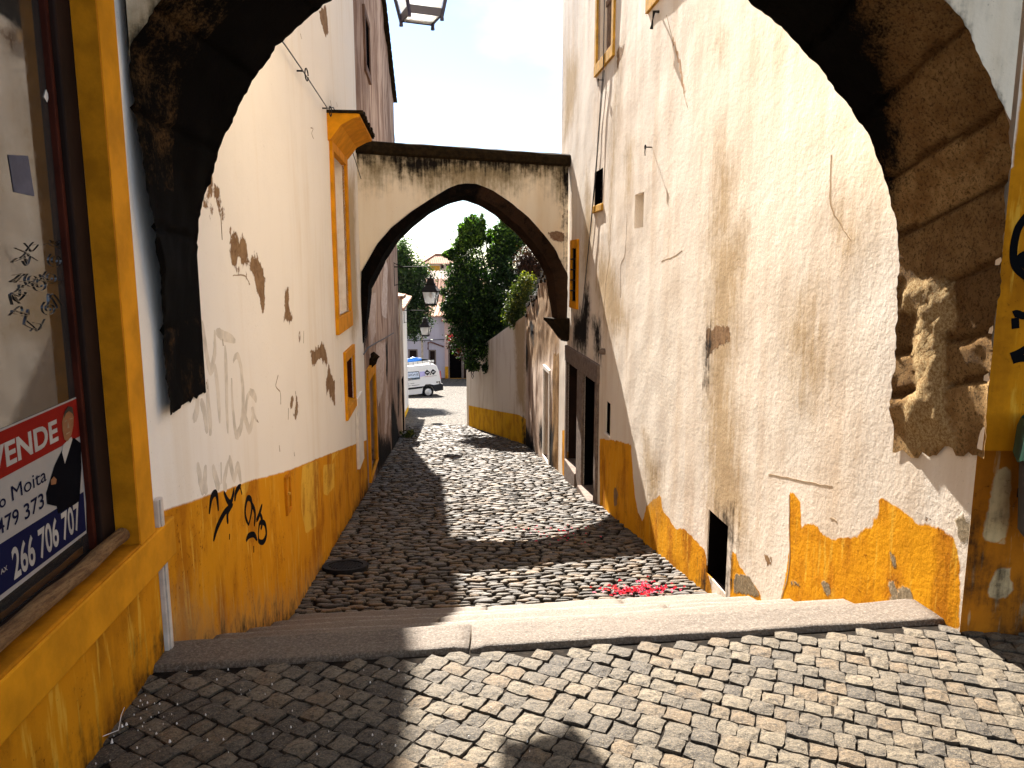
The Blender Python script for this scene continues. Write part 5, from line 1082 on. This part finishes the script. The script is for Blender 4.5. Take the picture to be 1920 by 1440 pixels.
mb = MB(); mb.box(-2.95, -2.78, -.18, .03, 1.02, 1.18); mb.build('mirror', BLK, van, bevel=.02)
for x in (-.78, -3.40):
    for y in (.02, 1.50):
        mb = MB(); mb.lathe((x, y, .31), [(.0, .0), (.17, .0), (.19, -.005), (.29, .01), (.31, .04), (.31, .16), (.28, .18), (0, .18)], 'y', 24); wl_ = mb.build('wheel', TY, van, smooth=False)
        if y < 1: mb = MB(); mb.lathe((x, y, .31), [(.0, -.022), (.06, -.022), (.15, -.010), (.185, -.004), (.185, .01), (0, .01)], 'y', 20); mb.build('hubcap', simple('wheel_silver', (.62, .60, .57), .35, .5, .3), wl_)
mb = MB()
for y in (.16, .32): mb.box(-3.1, -.28, y, y + .03, 1.90, 2.02) if y < .2 else mb.box(-3.1, -.28, y + 1.05, y + 1.08, 1.92, 1.98)
for k in range(12): mb.box(-.40 - k * .24, -.37 - k * .24, .13, 1.42, 1.94, 1.97)
rk = mb.build('roof_rack', VW, van)
mb = MB()
for k in range(9): mb.box(-.42 - k * .26, -.40 - k * .26, .150, .159, 1.89, 2.02)
mb.build('rung_gap', GRY, rk); mb = MB()
for x in (-.55, -1.9, -2.9): mb.box(x, x + .07, .13, .20, 1.80, 1.90)
mb.build('foot', BLK, rk)
van.scale = (1.11, 1.11, 1.11); van.location = (-4.28, 45.3, zs(45.3) + .02); van.rotation_euler = (math.radians(-3), math.radians(-3.2), math.radians(20))
cg = thing('roof_cargo', 'bundle wrapped in blue sheeting tied on the van roof rack', 'bundle', (-6.1, 45.4, zs(45.3) + 2.05))
mb = MB(); mb.tube([(-7.3, 45.35, zs(45.3) + 2.05), (-6.8, 45.5, zs(45.3) + 2.12), (-5.7, 45.9, zs(45.3) + 2.16), (-5.2, 46.1, zs(45.3) + 2.12)], [.10, .16, .17, .08], 9); mb.build('dark_bundle', BLK, cg, smooth=True)
mb = MB(); mb.tube([(-6.5, 45.45, zs(45.3) + 2.16), (-6.1, 45.6, zs(45.3) + 2.24), (-5.6, 45.8, zs(45.3) + 2.22)], [.08, .16, .06], 8); mb.build('blue_sheet', simple('blue_tarpaulin', (.02, .17, .60), .4, .4), cg, smooth=True)

# ------------------------------------------------------------------ far houses
def farhouse(name, label, cat, X0, X1, Y, zb, zt_, mat, doors, roofmat=None, rise=.9, depth=7, band=None, ang=0., eave=.35):
    e = np.array([math.cos(ang), math.sin(ang)]); Wf = Wall((X0, Y), (X0 + e[0] * (X1 - X0), Y + e[1] * (X1 - X0)), 1)
    h = thing(name, label, cat, Wf.pt(0, zb))
    dd = [[(-1, zb - 2), (50, zb - 2), (50, zb + band), (-1, zb + band)]] if band else []
    wall_grid('wall', Wf, zb - .5, zt_, [(*d[:4], .18, False) for d in doors], dict(dado=dd), mat, h, step=.25, zfine=30, lump=.01, depth=depth)
    for d in doors:
        mb = MB(); mb.wbox(Wf, d[0], d[1], d[2], d[3], -.2, -.14); o = mb.build(d[4], d[5] if len(d) > 5 else M['door_brown'], h)
        mb = MB()
        for q in ((d[0] - .09, d[0], d[2], d[3] + .09), (d[1], d[1] + .09, d[2], d[3] + .09), (d[0], d[1], d[3], d[3] + .09)): mb.wbox(Wf, *q, -.02, .03)
        mb.build('frame', d[6] if len(d) > 6 else M['doorstone'], o)
    if roofmat:
        mb = MB(); nT = max(10, int(Wf.len / .28)); pts_lo = []
        for i in range(nT):
            s0 = -.2 + (Wf.len + .4) * i / nT; s1 = -.2 + (Wf.len + .4) * (i + 1) / nT; sm = (s0 + s1) / 2
            V_ = []
            for d, z in ((eave, zt_ - .02), (-depth / 2, zt_ + rise), (-depth, zt_)):
                V_ += [Wf.pt(s0, z, d), Wf.pt(sm, z + .09, d), Wf.pt(s1, z, d)]
            mb.add(V_, [(0, 1, 4, 3), (1, 2, 5, 4), (3, 4, 7, 6), (4, 5, 8, 7)]); mb.add([Wf.pt(s0, zt_ - .08, eave), Wf.pt(s1, zt_ - .08, eave), V_[2], V_[1], V_[0]], [(0, 1, 2, 3, 4)])
        mb.add([Wf.pt(0, zt_ - .1, 0), Wf.pt(0, zt_ + rise, -depth / 2), Wf.pt(0, zt_ - .1, -depth)], [(0, 1, 2)]); mb.add([Wf.pt(Wf.len, zt_ - .1, 0), Wf.pt(Wf.len, zt_ + rise, -depth / 2), Wf.pt(Wf.len, zt_ - .1, -depth)], [(0, 1, 2)])
        mb.build('roof', roofmat, h)
    return h, Wf
M['lav'] = plaster('lavender_limewash', (.43, .39, .43), (.36, .31, .34), amp=.02, bump=.2)
M['pinkw'] = plaster('pink_limewash', (.50, .34, .29), (.42, .27, .22), amp=.02, bump=.2, ochre=(.58, .27, .02))
xA0 = onY(700, 650, 56)[0]; xA1 = onY(834, 650, 56)[0]; gA = zs(56)
def sA(x): return onY(x, 670, 56)[0] - xA0
zA1 = onY(800, 592, 56)[2]
W0 = (sA(768), sA(781), onY(775, 684, 56)[2], onY(775, 657, 56)[2], 'window'); W1 = (sA(806), sA(815.5), onY(810, 688, 56)[2] - .3, onY(810, 658, 56)[2], 'window'); W2 = (sA(744), sA(758), W0[2], W0[3], 'window')
hA, WfA = farhouse('lavender_house', 'pale lavender house with small dark windows behind the van', 'house', xA0, xA1, 56, gA, zA1, M['lav'], [W2, W0, W1], M['tile'], .8, 7)
mb = MB(); pp = [(sA(803), onY(803, 655, 56)[2]), (sA(803.5), onY(803, 642, 56)[2]), (sA(808), onY(808, 641, 56)[2]), (sA(832), onY(832, 650, 56)[2])]; mb.tube([WfA.pt(s, z, .06) for s, z in pp], .06, 6); mb.build('drain_pipe', simple('rust_pipe', (.12, .05, .04), .7), hA)
mb = MB(); mb.wbox(WfA, sA(790), sA(794), gA, zA1 - .1, .0, .04); mb.build('pilaster', simple('sand_strip', (.48, .38, .28), .9), hA)
mb = MB(); mb.tube([WfA.pt(.2, onY(760, 639, 56)[2], .1), WfA.pt(sA(795), onY(795, 637, 56)[2] - .05, .1), WfA.pt(WfA.len, onY(833, 636, 56)[2], .1)], .025, 5); mb.build('facade_cable', M['cable'], hA)
xB0 = xA1 + .02; hB, WfB = farhouse('pink_house', 'pink house with wide black doors partly behind the tree', 'house', xB0, xB0 + 2.3, 55.6, zs(55), zA1 - .3, M['pinkw'], [(.35, 1.25, zs(55), zs(55) + 2.7, 'door', M['void']), (1.42, 1.95, zs(55) + .0, zs(55) + 2.6, 'door', M['door_brown'])], M['tile'], .6, 6, band=.9)
farhouse('ochre_base_house', 'white house with yellow base where the square bends right', 'house', xB0 + 2.31, xB0 + 7, 55.0, zs(54), zA1 - .4, M['garden'], [(1.2, 2.0, zs(54), zs(54) + 2.3, 'door')], M['tile'], .8, 6, band=1.2)
zb_ = zs(60) - .4
xx0 = onY(795, 540, 64)[0]; z2t = onY(820, 562, 64)[2]; farhouse('tiled_house', 'house with two long pale tiled roofs below the tower', 'house', xx0, xx0 + 6, 64, zb_, z2t - .3, M['pinkw'], [], M['tile'], 2.0, 6)
z3t = onY(820, 529, 71)[2]; farhouse('upper_tiled_house', 'upper house with grey pink wavy roof under the hip roof', 'house', onY(805, 540, 71)[0], onY(870, 540, 71)[0], 71, zb_, z3t - .2, M['pinkw'], [], simple('old_tiles', (.42, .33, .28), .9, .2, var=.4, scale=5), 1.2, 5)
# tower house with hip roof
tY = 84; tx0 = onY(797, 490, tY)[0]; tx1 = onY(852, 490, tY)[0]; tz0 = onY(820, 520, tY)[2]; tz1 = onY(820, 494, tY)[2]; tz2 = onY(825, 480, tY)[2]
hT_, WfT = farhouse('tower_house', 'far house with red hipped roof and ochre band above the others', 'house', tx0, tx1, tY, zb_, tz1, plaster('tower_plaster', (.62, .50, .38), (.54, .42, .32)), [((tx1 - tx0) * .55, (tx1 - tx0) * .62, tz1 - .55, tz1 - .2, 'window'), ((tx1 - tx0) * .8, (tx1 - tx0) * .87, tz1 - .55, tz1 - .2, 'window')], None)
cxT, cyT = (tx0 + tx1) / 2 - .2, tY + 2.0; mb = MB(); o_ = .35
P = [(tx0 - o_, tY - o_, tz1), (tx1 + o_, tY - o_, tz1), (tx1 + o_, tY + 4 + o_, tz1), (tx0 - o_, tY + 4 + o_, tz1), (cxT - .5, cyT, tz2 + .15), (cxT + .5, cyT, tz2 + .15)]
mb.add(P, [(0, 1, 5, 4), (1, 2, 5), (2, 3, 4, 5), (3, 0, 4), (0, 3, 2, 1)]); rf = mb.build('roof', M['tile'], hT_)
mb = MB(); mb.tube([P[0], P[4]], .12, 6); mb.tube([P[1], P[5]], .12, 6); mb.tube([P[4], P[5]], .16, 6); mb.build('ridge_tiles', simple('ridge_tile', (.30, .13, .08), .9), rf); mb = MB(); mb.wbox(WfT, -.05, WfT.len * .5, tz0 + .3, tz1 - .25, .0, .03); mb.build('ochre_band', M['yellow'], hT_)

# ------------------------------------------------------------------ trees
def foliage(clumps, n, size, name, mat, parent, sub=.22, seed=1, up=.2):
    """many small leaf blades gathered in sprays through the crown's volume"""
    r = np.random.default_rng(seed); C = np.array([c[:3] for c in clumps], float); Rr = np.array([c[3:6] for c in clumps], float); wgt = np.array([c[6] if len(c) > 6 else c[3] * c[4] * c[5] for c in clumps]) ; wgt = wgt / wgt.sum()
    nsub = max(8, n // 34); ci = r.choice(len(C), nsub, p=wgt); d = r.normal(size=(nsub, 3)); d /= np.linalg.norm(d, axis=1)[:, None]; rad = r.random(nsub) ** (1 / 2.6)
    S = C[ci] + d * rad[:, None] * Rr[ci]; stone = np.clip(.05 + .55 * rad ** 2 * r.random(nsub) + .10 * d[:, 2], 0, 1)  # outer and upper sprays lighter, sunlight painted into the leaf tone
    si = r.integers(0, nsub, n); sg = np.minimum(sub, .42 * np.minimum(Rr[:, 0], Rr[:, 2]))[ci[si]]; g = r.normal(size=(n, 3)) * sg[:, None] * np.array([1, 1, .9]); Pp = S[si] + g
    # blade frame
    nrm = r.normal(size=(n, 3)); nrm[:, 2] += up; nrm /= np.linalg.norm(nrm, axis=1)[:, None]
    ax = r.normal(size=(n, 3)); ax -= (ax * nrm).sum(1)[:, None] * nrm; ax /= np.linalg.norm(ax, axis=1)[:, None]; bx = np.cross(nrm, ax)
    L_ = size * r.uniform(.7, 1.35, n); Wd = L_ * r.uniform(.38, .55, n)
    V = np.empty((n, 4, 3)); V[:, 0] = Pp - ax * L_[:, None] * .5; V[:, 1] = Pp + bx * Wd[:, None] * .5 + nrm * L_[:, None] * .08; V[:, 2] = Pp + ax * L_[:, None] * .5; V[:, 3] = Pp - bx * Wd[:, None] * .5 + nrm * L_[:, None] * .08
    me = bpy.data.meshes.new(name); me.vertices.add(4 * n); me.vertices.foreach_set('co', V.ravel().astype(np.float32)); me.loops.add(4 * n); me.polygons.add(n)
    me.loops.foreach_set('vertex_index', np.arange(4 * n, dtype=np.int32)); me.polygons.foreach_set('loop_start', np.arange(0, 4 * n, 4, dtype=np.int32)); me.update(calc_edges=True)
    hz_ = (Pp[:, 2] - Pp[:, 2].min()) / (np.ptp(Pp[:, 2]) + 1e-6); sunlit_tone = np.clip((hz_ - .58) * 1.5, 0, .5) * (r.random(n) > .35)  # leaves brighten towards the crown top, sunlight put into their colour
    tone = np.repeat(np.clip(sunlit_tone + stone[si] + r.uniform(-.18, .25, n) + (r.random(n) > .86) * .45, 0, 1), 4); a_ = me.attributes.new('tone', 'FLOAT', 'POINT'); a_.data.foreach_set('value', tone.astype(np.float32)); me.validate()
    return link_mesh(name, me, mat, parent)
def limbs(base, tips, r0, parent):
    mb = MB(); base = np.array(base, float); fork = base + np.array([.05, 0, (np.mean([t[2] for t in tips]) - base[2]) * .45]); mb.tube([base, base * .5 + fork * .5 + np.array([.06, .04, 0]), fork], [r0, r0 * .8, r0 * .7], 9)
    for t_ in tips:
        t_ = np.array(t_, float); m1 = fork * .6 + t_ * .4 + np.array([random.uniform(-.15, .15), random.uniform(-.15, .15), .12]); mb.tube([fork, m1, t_], [r0 * .5, r0 * .3, r0 * .08], 7)
    return mb.build('trunk', M['bark'], parent)
def blob(x, y, Y, rx, rz, ry=None, w=None):
    p = onY(x, y, Y); s_ = Y / F * 1.0; c = (p[0], Y, p[2], rx * s_, (ry if ry else rx) * s_, rz * s_); return c + ((w,) if w else ())
Yt = 24.0
t1_ = thing('leafy_tree', 'tall dark leafy tree hanging over the white garden wall', 'tree', (-.35, 24.6, -3.4))
cl = [blob(890, 560, Yt, 52, 66), blob(880, 484, Yt, 30, 28), blob(893, 428, Yt, 10, 22, w=.12), blob(905, 415, Yt, 4, 14, w=.03), blob(876, 440, Yt, 14, 18, w=.12), blob(862, 520, Yt, 30, 26), blob(855, 575, Yt, 28, 30), blob(875, 630, Yt - .3, 34, 26), blob(895, 665, Yt - .5, 26, 18, 20), blob(920, 620, Yt, 46, 54), blob(945, 650, Yt, 24, 24), blob(850, 480, Yt, 12, 6, w=.04), blob(865, 460, Yt, 10, 14, w=.08), blob(885, 685, Yt - .7, 12, 8, w=.06), blob(848, 590, Yt - .3, 12, 10, w=.08), blob(904, 425, Yt, 4, 22, w=.035), blob(880, 420, Yt, 6, 18, w=.05), blob(865, 440, Yt, 5, 18, w=.04), blob(840, 478, Yt, 9, 4, w=.02), blob(920, 450, Yt, 5, 20, w=.04), blob(833, 575, Yt, 9, 5, w=.03), blob(895, 445, Yt, 12, 16, w=.15), blob(868, 425, Yt, 3, 14, w=.02), blob(884, 410, Yt, 3, 14, w=.02), blob(845, 470, Yt, 10, 4, w=.02), blob(902, 440, Yt, 6, 18, w=.05), blob(835, 550, Yt, 8, 8, w=.03), blob(915, 690, Yt - .5, 8, 8, w=.03)]
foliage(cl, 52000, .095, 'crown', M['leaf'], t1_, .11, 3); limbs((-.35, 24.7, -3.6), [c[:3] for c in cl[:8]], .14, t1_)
t2_ = thing('upright_tree', 'brighter green upright tree behind the arch haunch, right of the dark tree', 'tree', (.25, 23.6, -3.3))
cl = [blob(940, 505, 23.4, 30, 44), blob(952, 450, 23.4, 16, 32, w=.5), blob(946, 424, 23.4, 7, 18, w=.08), blob(960, 570, 23.4, 38, 52), blob(974, 480, 23.4, 20, 30), blob(930, 480, 23.4, 12, 20, w=.15), blob(985, 520, 23.6, 24, 40), blob(968, 440, 23.4, 14, 26, w=.3), blob(930, 440, 23.4, 4, 18, w=.03), blob(944, 415, 23.4, 4, 16, w=.03), blob(956, 420, 23.4, 5, 16, w=.03)]
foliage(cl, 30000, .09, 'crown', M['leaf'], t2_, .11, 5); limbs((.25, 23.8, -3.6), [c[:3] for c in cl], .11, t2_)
t3_ = thing('reddish_shrub', 'reddish brown leaved shrub against the right side of the arch', 'shrub', (.5, 21.4, -3))
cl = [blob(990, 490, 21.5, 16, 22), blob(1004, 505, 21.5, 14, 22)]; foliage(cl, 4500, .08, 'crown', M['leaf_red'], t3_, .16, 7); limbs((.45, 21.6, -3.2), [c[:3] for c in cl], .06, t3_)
t4_ = thing('yellowing_shrub', 'yellow green shrub spilling over the crumbling wall top', 'shrub', (.4, 20.6, -2.9))
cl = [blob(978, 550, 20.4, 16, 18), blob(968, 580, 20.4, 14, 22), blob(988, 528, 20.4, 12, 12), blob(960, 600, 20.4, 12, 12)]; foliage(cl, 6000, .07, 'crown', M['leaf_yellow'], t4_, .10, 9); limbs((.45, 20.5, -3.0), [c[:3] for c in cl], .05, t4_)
t5_ = thing('bougainvillea', 'flowering creeper with crimson blooms hanging under the dark tree', 'creeper', (-1.3, 24.9, -4))
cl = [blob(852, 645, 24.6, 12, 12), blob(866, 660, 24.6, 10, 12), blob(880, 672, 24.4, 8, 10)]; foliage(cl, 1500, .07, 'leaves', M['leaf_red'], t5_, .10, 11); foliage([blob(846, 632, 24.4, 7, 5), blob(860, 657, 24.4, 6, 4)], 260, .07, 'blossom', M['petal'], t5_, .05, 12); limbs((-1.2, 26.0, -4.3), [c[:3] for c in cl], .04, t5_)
Yl = 38.0
t6_ = thing('feathery_tree', 'feathery dark green tree rising behind the left row and lanterns', 'tree', (-6.3, 38.6, -5.6))
cl = [blob(760, 530, Yl, 30, 62), blob(752, 470, Yl, 14, 20, w=.2), blob(735, 560, Yl, 40, 80), blob(785, 545, Yl, 20, 36), blob(793, 510, Yl, 14, 14, w=.15), blob(775, 600, Yl, 30, 30), blob(798, 580, Yl, 12, 12, w=.1), blob(765, 625, Yl, 16, 12, w=.15)]
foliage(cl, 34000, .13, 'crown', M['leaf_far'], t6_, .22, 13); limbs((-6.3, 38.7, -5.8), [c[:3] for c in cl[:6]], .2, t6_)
wd = MB()
p = onplane(762, 820, (0, 24, zs(24)), (0, .1435, 1)); wv_ = thing('wall_weed', 'tuft of yellow green weeds at the foot of the white corner house', 'weeds', (p[0], p[1], zs(p[1])))
foliage([(p[0], p[1], zs(p[1]) + .08, .22, .3, .10)], 500, .09, 'leaves', M['leaf_yellow'], wv_, .06, 15)
